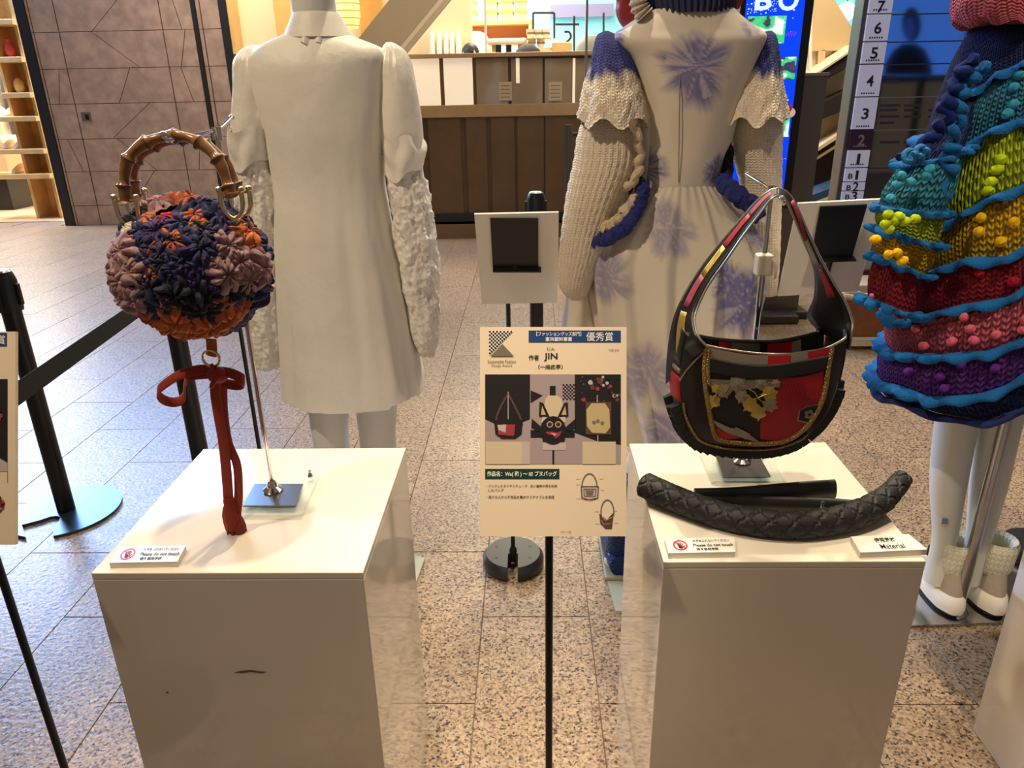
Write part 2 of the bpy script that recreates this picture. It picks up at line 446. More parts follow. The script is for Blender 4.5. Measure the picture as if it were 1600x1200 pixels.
mb = MB(); p = Vector((sx0+.12, YS-.2, shz[3]+.03)); mb.lathe([(.04, 0), (.06, .05), (.06, .12), (.02, .17)], LWOOD, p, 16); tag(mb.build('jar'), 'small yellow jar on a middle board of the orange shelf', 'jar')
# clothes rail beyond
rail = thing('clothes_rail', 'clothes rail in the bright shop at the far left edge', 'clothes rail', P(5, 200, 11.2))
z = P(5, 95, 11.2).z; xx = P(5, 95, 11.2).x
mb = MB(); mb.tube([(xx-1.2, 11.2, z), (xx+.35, 11.2, z)], .015, STEEL); mb.build('rail', rail)
for dx in (-1.2, .35):
    mb = MB(); mb.tube([(xx+dx, 11.2, 0), (xx+dx, 11.2, z)], .015, STEEL); mb.build('upright', rail)
for k in range(9):
    cm = M('shop_cloth_%d' % (k % 4), [S(240, 226, 206), S(226, 214, 196), S(248, 240, 228), S(70, 78, 92)][k % 4], .8)
    mb = MB(); x = xx-.9+k*.13
    rg = []
    for i in range(8):
        t = i/7; w = .10+.12*min(1, t*3); 
        rg.append([(x+.045*cos(a)*(1+.3*sin(3*a+k)), 11.2+w*sin(a), z-.03-t*.95) for a in [2*pi*j/12 for j in range(12)]])
    mb.rings(rg, cm); tag(mb.build('hanging_garment'), ORD[k]+' garment from the left on the far left clothes rail', 'clothing', 'garments on the far left rail')
tbm = thing('display_table', 'low pale table in the bright shop at the far left edge', 'table', P(0, 235, 10.4))
p = P(-10, 210, 10.6)
mb = MB(); mb.box((p.x-.9, 10.3, p.z-.5), (p.x+.28, 11.0, p.z-.1), M('tan_fabric', S(214, 170, 130), .7), .03); mb.build('cushion_block', tbm)
mb = MB(); mb.box((p.x-.8, 10.4, 0), (p.x+.15, 10.9, p.z-.5), BLK); mb.build('base', tbm)

mu = MB(); q = P(760, 88, 8.05); mu.box((q.x-.012, 8.04, q.z), (q.x+.012, 8.06, P(757, -40, 8.05).z), M('white_mullion', S(244, 240, 230), .4)); struct(mu.build('trim_4', smooth=0))
# warm lit wall + lampshade behind the white shirt
ORW = M('orange_panel', S(240, 190, 110), .6, var=.12, varscale=5)
CRW = M('cream_panel', S(246, 226, 186), .7)
YB = 8.4
wb = MB(); p0, p1 = P(352, 60, YB+.8), P(600, 60, YB+.8)
wb.box((p0.x-.1, YB+.8, 0), (p1.x+1.0, YB+.95, 4), CRW); wcen = struct(wb.build('wall_middle', smooth=0))
for a, b, mt in ((430, 462, ORW), (562, 600, ORW)):
    mb = MB(); x0, x1 = P(a, 30, YB+.75).x, P(b, 30, YB+.75).x; mb.box((x0, YB+.74, 0), (x1, YB+.8, 4), mt); mb.build('orange_panel', wcen)
mb = MB(); x0, x1 = P(356, 60, YB+.6).x, P(366, 60, YB+.6).x; mb.box((x0-.02, YB+.55, P(360, 85, YB+.6).z), (x1+.02, YB+.8, 4), WARM); mb.build('door_jamb', wcen)
lamp = thing('paper_lantern', 'yellow ribbed paper lantern shade above the shirt collar', 'lamp', P(545, 30, YB+.4))
PAP = M('lantern_paper', S(255, 226, 140), .7, emis=.9); RIB = M('lantern_rib', S(214, 168, 86), .6)
c = P(545, 45, YB+.4); r = .135
mb = MB(); mb.lathe([(r*.75, 0), (r, .12), (r, .5), (r, .9)], PAP, c, 24); mb.build('shade', lamp)
for k in range(12):
    mb = MB(); zz = .03+k*.07; rr = r*(.75+.25*min(1, zz/.12))+.002
    mb.tube([(c.x+rr*cos(t), c.y+rr*sin(t), c.z+zz) for t in [2*pi*i/24 for i in range(24)]], .005, RIB, 6, closed=True); mb.build('rib', lamp)
mb = MB(); mb.tube([(c.x, c.y, c.z+.9), (c.x, c.y, c.z+1.6)], .006, BLK, 6); mb.build('cord', lamp)

# slanted beige brace
BR = M('beige_plaster', S(196, 178, 146), .7, var=.06, varscale=3); BRL = M('light_edge', S(240, 226, 196), .6)
YD = 7.0
mb = MB(); slabpx(mb, [(628, -25), (712, -25), (560, 160), (480, 160)], YD, .4, BR); brace = mb.build('trim_3', smooth=0); struct(brace)
mb = MB(); slabpx(mb, [(706, -25), (714, -25), (562, 160), (554, 160)], YD-.02, .3, BRL); mb.build('edge_trim', brace, smooth=0)

# ---------------- counter front
YC = 7.75
ctr = thing('service_counter', 'long counter with white lit panels above dark wood, behind the white shirt', 'counter', (-.5, YC, 0))
WOODD = M('dark_brown_wood', S(104, 80, 54), .3, var=.25, varscale=5)
WOODL = M('counter_cap', S(176, 146, 106), .4, var=.15, varscale=8)
LIT = M('white_lit_panel', S(255, 240, 214), .25, emis=.45)
GREYP = M('grey_gloss_panel', S(150, 132, 108), .08, spec=.8)
cx0, cx1 = P(560, 90, YC).x, P(1010, 90, YC).x
zt0, zt1 = P(700, 84, YC).z, P(700, 91, YC).z
def cbox(x0, y0, x1, y1, mat, nm, dy=0, th=.04, bev=.004):
    a, b = P(x0, y0, YC), P(x1, y1, YC)
    mb = MB(); mb.box((a.x, YC+dy, b.z), (b.x, YC+dy+th, a.z), mat, bev); return mb.build(nm, ctr)
mb = MB(); mb.box((cx0, YC-.05, zt1), (cx1, YC+.5, zt0), WOODL, .006); mb.build('counter_top', ctr)
mb = MB(); mb.box((cx0, YC+.03, .12), (cx1, YC+.45, zt1), WOODD); mb.build('body', ctr)
for i, (a, b) in enumerate(((580, 637), (640, 689), (692, 740))): cbox(a, 91, b, 166, LIT, 'lit_panel')
for a, b in ((743, 795), (798, 848), (851, 896), (899, 950), (953, 1005)): cbox(a, 91, b, 166, GREYP, 'gloss_panel')
cbox(560, 167, 1010, 178, WOODL, 'rail', -.02, .06)
for a, b in ((600, 665), (667, 725), (727, 764), (766, 806), (808, 850), (852, 930), (932, 1005)): cbox(a, 179, b, 334, WOODD, 'wood_panel')
cbox(560, 335, 1010, 346, DARK, 'skirting', -.02)
mb = MB(); mb.box((cx0, YC-.02, 0), (cx1, YC+.3, P(700, 346, YC).z), M('brown_kick', S(112, 90, 64), .35)); mb.build('kick_base', ctr)
cbox(806, 91, 812, 130, LIT, 'light_strip', -.012, .012, .001); cbox(895, 91, 898, 166, LIT, 'light_strip', -.012, .012, .001)
NOTE = M('notice_paper', S(190, 176, 150), .5)
for a, b, w in ((779, 800, 'left'), (857, 878, 'right')):
    q0, q1 = P(a, 128, YC-.004), P(b, 157, YC-.004)
    mb = MB(); mb.box((q0.x, YC-.007, q1.z), (q1.x, YC-.003, q0.z), NOTE); n_ = mb.build('paper_notice', smooth=0)
    tag(n_, 'pale paper notice stuck on the grey counter front, the %s of two' % w, 'notice')
    mb = MB()
    for k in range(5):
        zz = q0.z-(.03+k*.035); mb.box((q0.x+.02, YC-.0085, zz-.008), (q1.x-.02, YC-.007, zz), M('notice_ink', S(120, 106, 86), .6))
    mb.build('printed_lines', n_, smooth=0)
# glass storefront pane and door pull
GLS = M('clear_glass', (1, 1, 1, 1), .02, trans=1); 
hx = P(888, 250, 6.9)
dpull = thing('door_pull', 'tall grey tubular door handle standing left of the cream knit sleeve', 'handle', (hx.x, 6.9, 0))
mb = MB(); z0, z1 = P(885, 340, 6.9).z, P(889, 195, 6.9).z; mb.tube([(hx.x, 6.9, z0), (hx.x, 6.9, z1)], .035, M('grey_tube', S(92, 88, 86), .3, .6), 14); mb.build('grip', dpull)
for k in (.1, .9):
    mb = MB(); zz = z0+(z1-z0)*k; mb.tube([(hx.x, 6.9, zz), (hx.x+.16, 7.0, zz)], .02, BLK, 8); mb.build('bracket', dpull)
gx0, gx1 = hx.x+.16, hx.x+1.1
dg_ = MB(); dg_.box((gx0, 7.0, .05), (gx1, 7.02, 3.0), GLS); dr = struct(dg_.build('door_1', smooth=0))
mb = MB(); mb.box((gx0-.02, 6.98, 0), (gx0, 7.04, 3.0), STEEL); mb.build('door_stile', dr)

# ---------------- bright shop behind the counter
YK = 10.4
mb = MB(); mb.box((-3.2, 11.6, 0), (4.4, 11.8, 5), PALE); struct(mb.build('wall_far', smooth=0))
mb = MB(); mb.box((-3.2, YC+.5, -.05), (4.4, 11.6, 0), SFLOOR); struct(mb.build('floor_shop', smooth=0)).name = 'floor_right'
TEAL = M('teal_shopfront', S(120, 206, 226), .5, emis=.5); NAVYP = M('blue_grey_sign', S(120, 124, 168), .6)
bw = MB(); a, b = P(850, 0, 11.5), P(1010, 60, 11.5)
bw.box((P(690, 0, 11.5).x, 11.5, 1.5), (b.x, 11.58, 5), TEAL); o = struct(bw.build('window_1', smooth=0))
mb = MB(); q0, q1 = P(860, 8, 11.45), P(958, 26, 11.45); mb.box((q0.x, 11.4, q1.z), (q1.x, 11.47, q0.z), NAVYP); mb.build('sign_band', o)
su = thing('box_shelf', 'wooden shelf unit carrying stacked boxes behind the counter', 'shelf', P(770, 50, YK))
q0, q1 = P(712, 37, YK), P(831, 42, YK)
mb = MB(); mb.box((q0.x, YK-.4, q1.z), (q1.x, YK, q0.z), LWOOD, .01); mb.build('shelf_board', su)
mb = MB(); q2 = P(826, 63, YK); mb.box((q0.x+.05, YK-.1, q2.z), (q2.x, YK, q1.z), M('terracotta_panel', S(206, 140, 96), .6)); mb.build('back_panel', su)
mb = MB(); q3 = P(828, 68, YK); mb.box((q0.x, YK-.4, q3.z-.02), (q3.x, YK, q3.z+.04), LWOOD, .01); mb.build('shelf_board', su)
for x in (q0.x, q1.x-.04):
    mb = MB(); mb.box((x, YK-.4, 0), (x+.04, YK, q1.z), LWOOD); mb.build('side_panel', su)
BOXM = M('cream_box', S(250, 226, 164), .6); BOXL = M('box_lid', S(226, 180, 110), .6)
names = ['second from left', 'leftmost', 'third from left', 'rightmost']
for si, (a, b, n) in enumerate(((724, 746, 4), (700, 721, 3), (781, 803, 4), (804, 824, 4), (760, 779, 4))):
    x0, x1 = P(a, 30, YK-.2).x, P(b, 30, YK-.2).x; h = .115
    nm = ['second', 'first', 'fourth', 'fifth', 'third'][si]
    for k in range(n):
        t = thing('box', 'cream gift box, %s from bottom in %s stack from left behind counter' % (ORD[k], nm), 'box', ((x0+x1)/2, YK-.2, q0.z+k*h), 'boxes in the %s stack' % nm)
        mb = MB(); mb.box((x0+.01, YK-.36, q0.z+k*h), (x1-.01, YK-.04, q0.z+k*h+h*.72), BOXM, .004); mb.build('body', t)
        mb = MB(); mb.box((x0, YK-.37, q0.z+k*h+h*.7), (x1, YK-.03, q0.z+k*h+h-.004), BOXL, .004); mb.build('lid', t)
# wooden lattice rack with hanging clothes
lr = thing('wooden_rack', 'slim wooden rack of upright bars beside the slanted beam', 'rack', P(670, 60, 9.4))
for x in (648, 656, 664, 672, 681, 692, 700, 708):
    mb = MB(); q = P(x, 80, 9.4); q4 = P(x, 8 if x > 670 else 40, 9.4); mb.box((q.x-.018, 9.38, 1.2), (q.x+.018, 9.42, q4.z), WARM if x % 3 else BLK); mb.build('bar', lr)
for y in (50, 70):
    mb = MB(); q = P(645, y, 9.4); q4 = P(690, y, 9.4); mb.box((q.x, 9.37, q.z-.03), (q4.x, 9.43, q.z+.03), LWOOD); mb.build('cross_bar', lr)
for k, x in enumerate((675, 686, 697, 706, 716)):
    mb = MB(); q = P(x, 48, 9.1)
    rg = [[(q.x+(.018+.022*min(1, t*2))*cos(a), 9.1+(.05+.10*min(1, t*2))*sin(a), q.z-t*.5) for a in [2*pi*j/12 for j in range(12)]] for t in (0, .1, .2, .4, .7, 1)]
    mb.rings(rg, M('white_shop_cloth', S(244, 240, 230), .8)); tag(mb.build('hanging_garment'), ORD[k]+' white garment from the left beside the wooden rack behind the counter', 'clothing', 'garments beside the wooden rack')
# goods on the counter side table
st = thing('side_table', 'pale shop table with white cloth seen over the counter top', 'table', P(785, 70, 9.2))
q0, q1 = P(762, 62, 9.2), P(823, 70, 9.2); mb = MB(); mb.box((q0.x, 9.0, q1.z), (q1.x, 9.5, q0.z), M('white_cloth', S(250, 246, 234), .8), .02); mb.build('tabletop', st)
for x in (q0.x+.05, q1.x-.1):
    mb = MB(); mb.box((x, 9.1, 0), (x+.06, 9.16, q1.z), LWOOD); mb.build('leg', st)
for x in (779, 795):
    mb = MB(); q = P(x, 76, 8.9); mb.box((q.x-.03, 8.85, 0), (q.x+.03, 8.95, P(x, 70, 8.9).z), BLK, .005)
    tag(mb.build('black_post'), 'short black post in front of the pale shop table, the %s of two' % ('left' if x < 785 else 'right'), 'post')
CUPM = M('white_cup', S(246, 238, 220), .4); CUPB = M('cup_band', S(150, 132, 96), .5)
for r_i, (yy, xs) in enumerate(((55, (829, 841, 853)), (70, (831, 845)))):
    for ci_, x in enumerate(xs):
        q = P(x, yy+5, 9.0); t = thing('cup', '%s white banded cup from left in %s cup row behind counter' % (ORD[ci_], 'upper' if r_i == 0 else 'lower'), 'cup', q, 'cups in the %s row' % ('upper' if r_i == 0 else 'lower'))
        mb = MB(); mb.lathe([(.03, 0), (.04, .03), (.045, .09), (.041, .09), (.035, .03)], CUPM, q, 14); mb.build('body', t)
        mb = MB(); mb.lathe([(.0425, .04), (.0455, .04), (.0465, .06), (.0435, .06)], CUPB, q, 14, cap=False); mb.build('band', t)
q = P(842, 78, 9.0); mb = MB(); mb.box((q.x-.13, 8.9, 0), (q.x+.13, 9.2, q.z), PALE); mb.box((q.x-.14, 8.92, q.z), (q.x+.14, 9.15, P(842, 75, 9.0).z), LWOOD); mb.box((q.x-.14, 8.92, P(842, 61, 9.0).z), (q.x+.14, 9.15, P(842, 60, 9.0).z), LWOOD)
tag(mb.build('cup_stand', smooth=0), 'pale two-tier cup stand behind the counter', 'stand')
rk = thing('metal_rack', 'thin dark metal rack frame before the teal shopfront', 'rack', P(850, 40, 10.0))
for (x0, y0, x1, y1) in ((833, 20, 866, 20), (833, 20, 833, 60), (866, 20, 866, 60), (868, 38, 905, 38), (897, 25, 897, 80), (943, 20, 943, 60)):
    mb = MB(); mb.tube([P(x0, y0, 10), P(x1, y1, 10)], .013, DARK, 6); mb.build('bar', rk)
kt = thing('kettle', 'wooden box with black curved spout tap behind the counter', 'dispenser', P(877, 70, 8.9))
q = P(878, 80, 8.9); q1 = P(878, 66, 8.9); mb = MB(); mb.box((q.x-.11, 8.85, q.z-.3), (q.x+.11, 9.1, q1.z), LWOOD, .01); mb.build('body', kt)
mb = MB(); mb.tube(smoothpts([P(885, 66, 8.9), P(892, 58, 8.9), P(889, 50, 8.9), P(882, 50, 8.9)], 12), .012, BLK, 8); mb.build('spout', kt)
q = P(825, 82, 8.05); q.z = zt0; mb = MB(); mb.lathe([(.13, 0), (.12, .03), (.06, .08), (.02, .09)], M('dark_felt', S(70, 66, 66), .8), q, 20); tag(mb.build('hat'), 'dark felt hat resting on the counter top', 'hat')
q = P(922, 82, 8.05); q.z = zt0; mb = MB(); mb.lathe([(.15, 0), (.14, .06), (.08, .14), (.02, .16)], M('grey_felt', S(150, 158, 140), .8), q, 20); tag(mb.build('hat'), 'grey green rounded hat on the counter top left of the blue dyed shoulder', 'hat')
q = P(745, 78, 9.6); mb = MB(); mb.lathe([(.2, -.25), (.19, .0), (.12, .17), (.03, .2)], M('white_shade', S(255, 250, 238), .8), q, 20); tag(mb.build('lamp_shade'), 'white domed lamp shade behind the dark-haired person at the counter', 'lamp')
# large support for hats etc.
# ---------------- person behind the counter (mostly hidden by it)
SKIN = M('skin', S(222, 170, 140), .5); HAIR = M('dark_hair', S(44, 34, 34), .5); SHIRTP = M('black_shirt', S(40, 40, 44), .8)
def person(name, label, loc, h, facing):
    t = thing(name, label, 'person', loc)
    k = h/1.72
    J = {'pel': (0, 0, .95, .15), 'waist': (0, 0, 1.08, .13), 'chest': (0, 0, 1.30, .155), 'neck': (0, .0, 1.46, .06), 'head0': (0, -.01, 1.54, .075), 'head1': (0, -.015, 1.63, .085), 'head2': (0, -.01, 1.685, .06)}
    E = [('pel', 'waist'), ('waist', 'chest'), ('chest', 'neck'), ('neck', 'head0'), ('head0', 'head1'), ('head1', 'head2')]
    for s, n in ((-1, 'l'), (1, 'r')):
        J['sh'+n] = (s*.17, 0, 1.40, .07); J['el'+n] = (s*.24, .02, 1.12, .048); J['wr'+n] = (s*.22, -.14, .96, .032); J['ha'+n] = (s*.21, -.21, .94, .035)
        J['hip'+n] = (s*.09, 0, .88, .10); J['kn'+n] = (s*.10, -.02, .48, .065); J['an'+n] = (s*.10, .02, .09, .042); J['to'+n] = (s*.12, -.14, .04, .035)
        E += [('chest', 'sh'+n), ('sh'+n, 'el'+n), ('el'+n, 'wr'+n), ('wr'+n, 'ha'+n), ('pel', 'hip'+n), ('hip'+n, 'kn'+n), ('kn'+n, 'an'+n), ('an'+n, 'to'+n)]
    ks = list(J); rot = Matrix.Rotation(facing, 3, 'Z')
    me = bpy.data.meshes.new('body'); me.from_pydata([tuple(rot @ Vector(J[a][:3])*k) for a in ks], [(ks.index(a), ks.index(b)) for a, b in E], [])
    o = bpy.data.objects.new('body', me); C.objects.link(o); o.parent = t
    sk = o.modifiers.new('Skin', 'SKIN'); 
    for i, a in enumerate(ks):
        d = me.skin_vertices[0].data[i]; d.radius = (J[a][3]*k*(1.15 if a in ('chest', 'pel', 'waist') else 1), J[a][3]*k*(.8 if a in ('chest', 'pel', 'waist') else 1)); d.use_root = (a == 'pel')
    o.modifiers.new('Sub', 'SUBSURF').render_levels = 2; o.modifiers['Sub'].levels = 2
    me.materials.append(SKIN); ORG[o] = Vector(loc)
    def loc3(p): return Vector(loc)+rot @ (Vector(p)*k)
    mb = MB()                                      # shirt over the torso
    rg = []
    for z, rx, ry in ((.86, .19, .14), (1.0, .175, .13), (1.15, .18, .135), (1.3, .205, .14), (1.40, .20, .12), (1.45, .10, .085), (1.47, .072, .075)):
        rg.append([loc3((rx*cos(a), ry*sin(a), z)) for a in [2*pi*j/24 for j in range(24)]])
    mb.rings(rg, SHIRTP, cap=False); mb.build('shirt', t)
    for s in (-1, 1):
        mb = MB(); mb.tube([loc3((s*.15, 0, 1.41)), loc3((s*.2, .0, 1.34)), loc3((s*.245, .02, 1.13))], [.075*k, .08*k, .062*k], SHIRTP, 14); mb.build('sleeve', t)
    mb = MB()                                      # hair cap
    rg = []
    for i in range(7):
        f = i/6; a0_ = f*1.5
        rg.append([loc3((.093*cos(a0_)*cos(a), .012+.104*cos(a0_)*sin(a), 1.62+.105*sin(a0_)-(.05 if sin(a) > .3 and i == 0 else 0))) for a in [2*pi*j/20 for j in range(20)]])
    mb.rings(rg, HAIR, cap=True); mb.build('hair', t)
    for s in (-1, 1):
        mb = MB(); mb.sphere(loc3((s*.03, -.085, 1.635)), .012*k, BLK, 10); mb.build('eye', t)
        mb = MB(); mb.sphere(loc3((s*.088, -.005, 1.61)), .022*k, SKIN, 10, (.5, .8, 1.2)); mb.build('ear', t)
    mb = MB(); mb.tube([loc3((0, -.088, 1.64)), loc3((0, -.115, 1.60)), loc3((0, -.095, 1.592))], [.008, .014, .008], SKIN, 8); mb.build('nose', t)
    mb = MB(); mb.tube([loc3((-.025, -.088, 1.565)), loc3((0, -.095, 1.563)), loc3((.025, -.088, 1.565))], .006, M('lip', S(190, 110, 100), .5), 6); mb.build('mouth', t)
    return t
pz = P(735, 64, 8.55)
mb = MB(); mb.box((pz.x-.6, 8.3, 0), (pz.x+.6, 8.85, pz.z-1.74), SFLOOR); tag(mb.build('staff_step', smooth=0), 'low platform behind the counter carrying the dark-haired person', 'platform')
person('person', 'dark-haired person behind the counter, only the top of the head showing', (pz.x, 8.55, pz.z-1.74), 1.72, .5)

# ---------------- escalator
ES = thing('escalator', 'beige clad escalator with dark slanted handrail bands between sign and directory', 'escalator', P(1280, 200, 7.0))
EB = M('escalator_cream', S(232, 212, 172), .45, var=.06, varscale=3); EBR = M('escalator_beige', S(206, 180, 136), .5, var=.06, varscale=3); ED = M('dark_handrail', S(52, 46, 44), .35)
WCL = M('white_cladding', S(240, 228, 210), .4)
def es(nm, poly, Y, th, mat): mb = MB(); slabpx(mb, poly, Y, th, mat); return mb.build(nm, ES, smooth=0)
es('soffit', [(1262, -30), (1286, -30), (1346, 66), (1334, 76), (1262, 76)], 7.3, .3, EBR)
es('side_fascia', [(1240, -30), (1278, -30), (1271, 76), (1236, 76)], 7.35, .2, EB)
es('cross_beam', [(1225, 74), (1342, 70), (1342, 79), (1225, 80)], 7.2, .3, EBR)
es('post', [(1279, 78), (1290, 78), (1287, 125), (1276, 125)], 7.2, .3, EBR)
es('glass_fin', [(1268, -30), (1271, -30), (1268, 116), (1265, 116)], 7.1, .03, WCL)
es('cladding_panel', [(1225, 79), (1279, 79), (1276, 118), (1225, 118)], 7.25, .2, WCL)
es('cladding_panel', [(1290, 79), (1345, 74), (1345, 84), (1290, 118)], 7.25, .2, WCL)
es('handrail_band', [(1255, 131), (1345, 71), (1345, 92), (1255, 143)], 6.9, .35, ED)
es('handrail_edge', [(1255, 127), (1345, 68), (1345, 71), (1255, 131)], 6.88, .35, EB)
es('cladding_panel', [(1255, 144), (1345, 94), (1345, 136), (1262, 176), (1255, 176)], 7.1, .25, EB)
es('handrail_band', [(1255, 174), (1345, 132), (1345, 162), (1255, 198)], 6.9, .35, ED)
es('cladding_panel', [(1255, 198), (1340, 164), (1340, 196), (1262, 245), (1255, 245)], 7.1, .25, EBR)
es('handrail_edge', [(1258, 243), (1335, 194), (1335, 200), (1258, 249)], 6.88, .35, EB)
es('handrail_band', [(1258, 249), (1335, 200), (1335, 208), (1258, 256)], 6.9, .35, ED)
es('under_trim', [(1255, 256), (1335, 207), (1335, 213), (1255, 263)], 6.9, .35, EBR)
es('lower_band', [(1255, 310), (1320, 286), (1320, 297), (1255, 322)], 6.7, .3, M('blue_band', S(50, 78, 118), .4))
es('lower_edge', [(1255, 322), (1320, 297), (1320, 304), (1255, 334)], 6.7, .3, EB)
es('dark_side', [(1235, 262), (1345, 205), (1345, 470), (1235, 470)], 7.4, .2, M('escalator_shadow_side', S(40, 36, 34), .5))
es('base_block', [(1200, 116), (1345, 80), (1345, 440), (1200, 440)], 7.65, .3, EBR)
mb = MB(); a, b = P(1290, -20, 8.6), P(1352, 75, 8.6); mb.box((a.x, 8.6, b.z), (b.x+.1, 8.7, a.z+.4), TEAL); struct(mb.build('window_2', smooth=0))
GLB = M('globe_glass', (1, .93, .78, 1), .4, emis=3.0)
for x, y, w in ((1322, 18, 'left'), (1346, 16, 'right')):
    q = P(x, y, 8.0); t = thing('pendant_lamp', 'glowing white globe lamp above the escalator, the %s of two' % w, 'lamp', q)
    mb = MB(); mb.sphere(q, .085, GLB, 20); mb.build('globe', t)
    mb = MB(); mb.tube([q+Vector((0, 0, .08)), q+Vector((0, 0, .7))], .006, BLK, 6); mb.build('cord', t)

# ---------------- blue screen totem
YT = 4.5
tt = thing('screen_totem', 'tall bright blue screen totem with white letters, behind the dyed dress', 'sign', (P(1190, 500, YT).x, YT+.1, 0))
xl, xr = P(1165, 20, YT).x, P(1241, 150, YT).x
zb = P(1220, 316, YT).z; zt = P(1200, -40, YT).z
bz = MB(); bz.box((xl-.03, YT+.01, zb-.04), (xr+.055, YT+.14, zt+.05), BLK, .01); bz.build('bezel', tt)
BLUE = M('screen_blue', S(0, 62, 236), .2, emis=1.0)
sm = MB(); sm.box((xl, YT, zb), (xr, YT+.02, zt), BLUE); scr = sm.build('screen', tt, smooth=0)
TGREY = M('totem_grey', S(98, 88, 78), .45)
mb = MB(); mb.box((xl-.02, YT+.02, .10), (xr-.06, YT+.13, zb-.04), TGREY, .006); mb.build('lower_panel', tt)
mb = MB(); q0, q1 = G(1120, 508), G(1250, 508); mb.box((q0.x, q0.y, 0), (q1.x, q0.y+.5, .055), M('totem_base', S(62, 56, 52), .45), .012); mb.build('base_plate', tt)
class WF:
    def __init__(s, Y): s.Y = Y; s.n = Vector((0, -1, 0))
    def __call__(s, x, z): return Vector((x, s.Y, z))
    def q(s, mb, a, b, mat, eps):
        (x0, z0), (x1, z1) = a, b
        return mb.poly([(x0, s.Y-eps, z0), (x0, s.Y-eps, z1), (x1, s.Y-eps, z1), (x1, s.Y-eps, z0)], mat)
def pxbox(x0, y0, x1, y1, Y):                # pixel box -> x/z extents on plane Y
    c = (x0+x1)/2, (y0+y1)/2
    return (P(x0, c[1], Y).x, P(c[0], y0, Y).z, P(x1, c[1], Y).x, P(c[0], y1, Y).z)
wf = WF(YT-.001)
LETW = M('screen_white', S(214, 244, 255), .3, emis=.95)
for ch, bx in (('B', (1180, -16, 1206, 16)), ('O', (1216, -16, 1248, 17))):
    text(ch, pxbox(*bx, YT), wf, LETW, scr, 'screen_letter', bold=.03)
sp = MB(); b = pxbox(1168, -10, 1214, 22, YT)
for k in range(90):
    x = random.uniform(b[0], b[2]); z = random.uniform(b[3], b[1]); r = random.uniform(.0012, .0028)
    wf.q(sp, (x-r, z+r), (x+r, z-r), LETW, .0004)
for k in range(46):
    x = random.uniform(xl, xr); z = random.uniform(zb, zt); r = random.uniform(.001, .004); wf.q(sp, (x-r, z+r), (x+r, z-r), LETW, .0004)
o = sp.build('white_specks', scr, smooth=0); o['kind'] = 'stuff'
def colgrid(name, x0, z0, x1, z1, Y, fn, parent, mat, nx=26, nz=24):
    mb = MB(); n = 0; k = mb.mi(mat)
    for j in range(nz+1):
        for i in range(nx+1):
            mb.v.append(Vector((x0+(x1-x0)*i/nx, Y, z0+(z1-z0)*j/nz))); mb.col.append(fn(i/nx, j/nz))
    for j in range(nz):
        for i in range(nx):
            a = j*(nx+1)+i; mb.f.append((a, a+nx+1, a+nx+2, a+1)); mb.m.append(k)
    return mb.build(name, parent, smooth=0)
SCRC = M('screen_picture', (1, 1, 1, 1), .3, attr=True, emis=1.0)
def leafpic(seed):
    def fn(u, v):
        a = noise.noise(Vector((u*3+seed, v*3, seed))); b_ = noise.noise(Vector((u*6, v*6+seed, 3+seed)))
        if a > .18: return S(225, 240, 246)
        if a < -.22: return S(60+60*b_, 60, 90)
        return S(70+70*b_, 205+30*a, 120+110*max(0, b_))
    return fn
for k, bx in enumerate(((1167, 25, 1227, 68), (1206, 89, 1246, 124), (1196, 165, 1240, 214))):
    b = pxbox(*bx, YT); colgrid('screen_picture', b[0], b[1], min(b[2], xr-.01), b[3], YT-.0006, leafpic(k*5.3+1), scr, SCRC)
PURP = M('screen_violet', S(150, 60, 230), .3, emis=.6)
sc = MB()
for (x, y) in ((1236, 53), (1222, 152), (1216, 250), (1213, 282)):
    pts = [P(x-8+t*.7, y+3*sin(t*1.1), YT-.0015) for t in range(24)]
    for a, b in zip(pts, pts[1:]): sc.poly([a+Vector((0, 0, .004)), a-Vector((0, 0, .004)), b-Vector((0, 0, .004)), b+Vector((0, 0, .004))], PURP)
sc.build('violet_handwriting', scr, smooth=0)
mb = MB(); q = P(1229, 172, YT-.003); mb.sphere(q, .035, M('red_screen_fruit', S(170, 40, 50), .3, emis=.5), 12, (1, .05, 1)); q = P(1236, 176, YT-.003); mb.sphere(q, .025, M('pale_screen_hand', S(236, 200, 190), .3, emis=.5), 12, (1, .05, 1)); mb.build('screen_fruit', scr)
# grey steel pillar beside the totem
YP = 4.75
q0, q1 = P(1246, 117, YP), P(1290, 117, YP)
x0 = P(1232, 300, YP).x; x1 = P(1271, 300, YP).x
mb = MB(); mb.box((x0-.16, YP, 0), (x1, YP+.22, q0.z), M('grey_pillar', S(112, 108, 100), .3, .35), .012)
pl = thing('steel_pillar', 'plain grey steel pillar standing right of the blue screen totem', 'pillar', ((x0+x1)/2, YP+.1, 0)); mb.build('casing', pl)
mb = MB(); mb.box((x0-.165, YP-.005, q0.z-.006), (x1+.005, YP+.225, q0.z+.01), STEEL, .003); mb.build('cap', pl)
mb = MB(); mb.box((x0-.20, YP-.06, 0), (x1+.05, YP+.28, .05), M('totem_base2', S(62, 56, 52), .45), .012); mb.build('foot', pl)

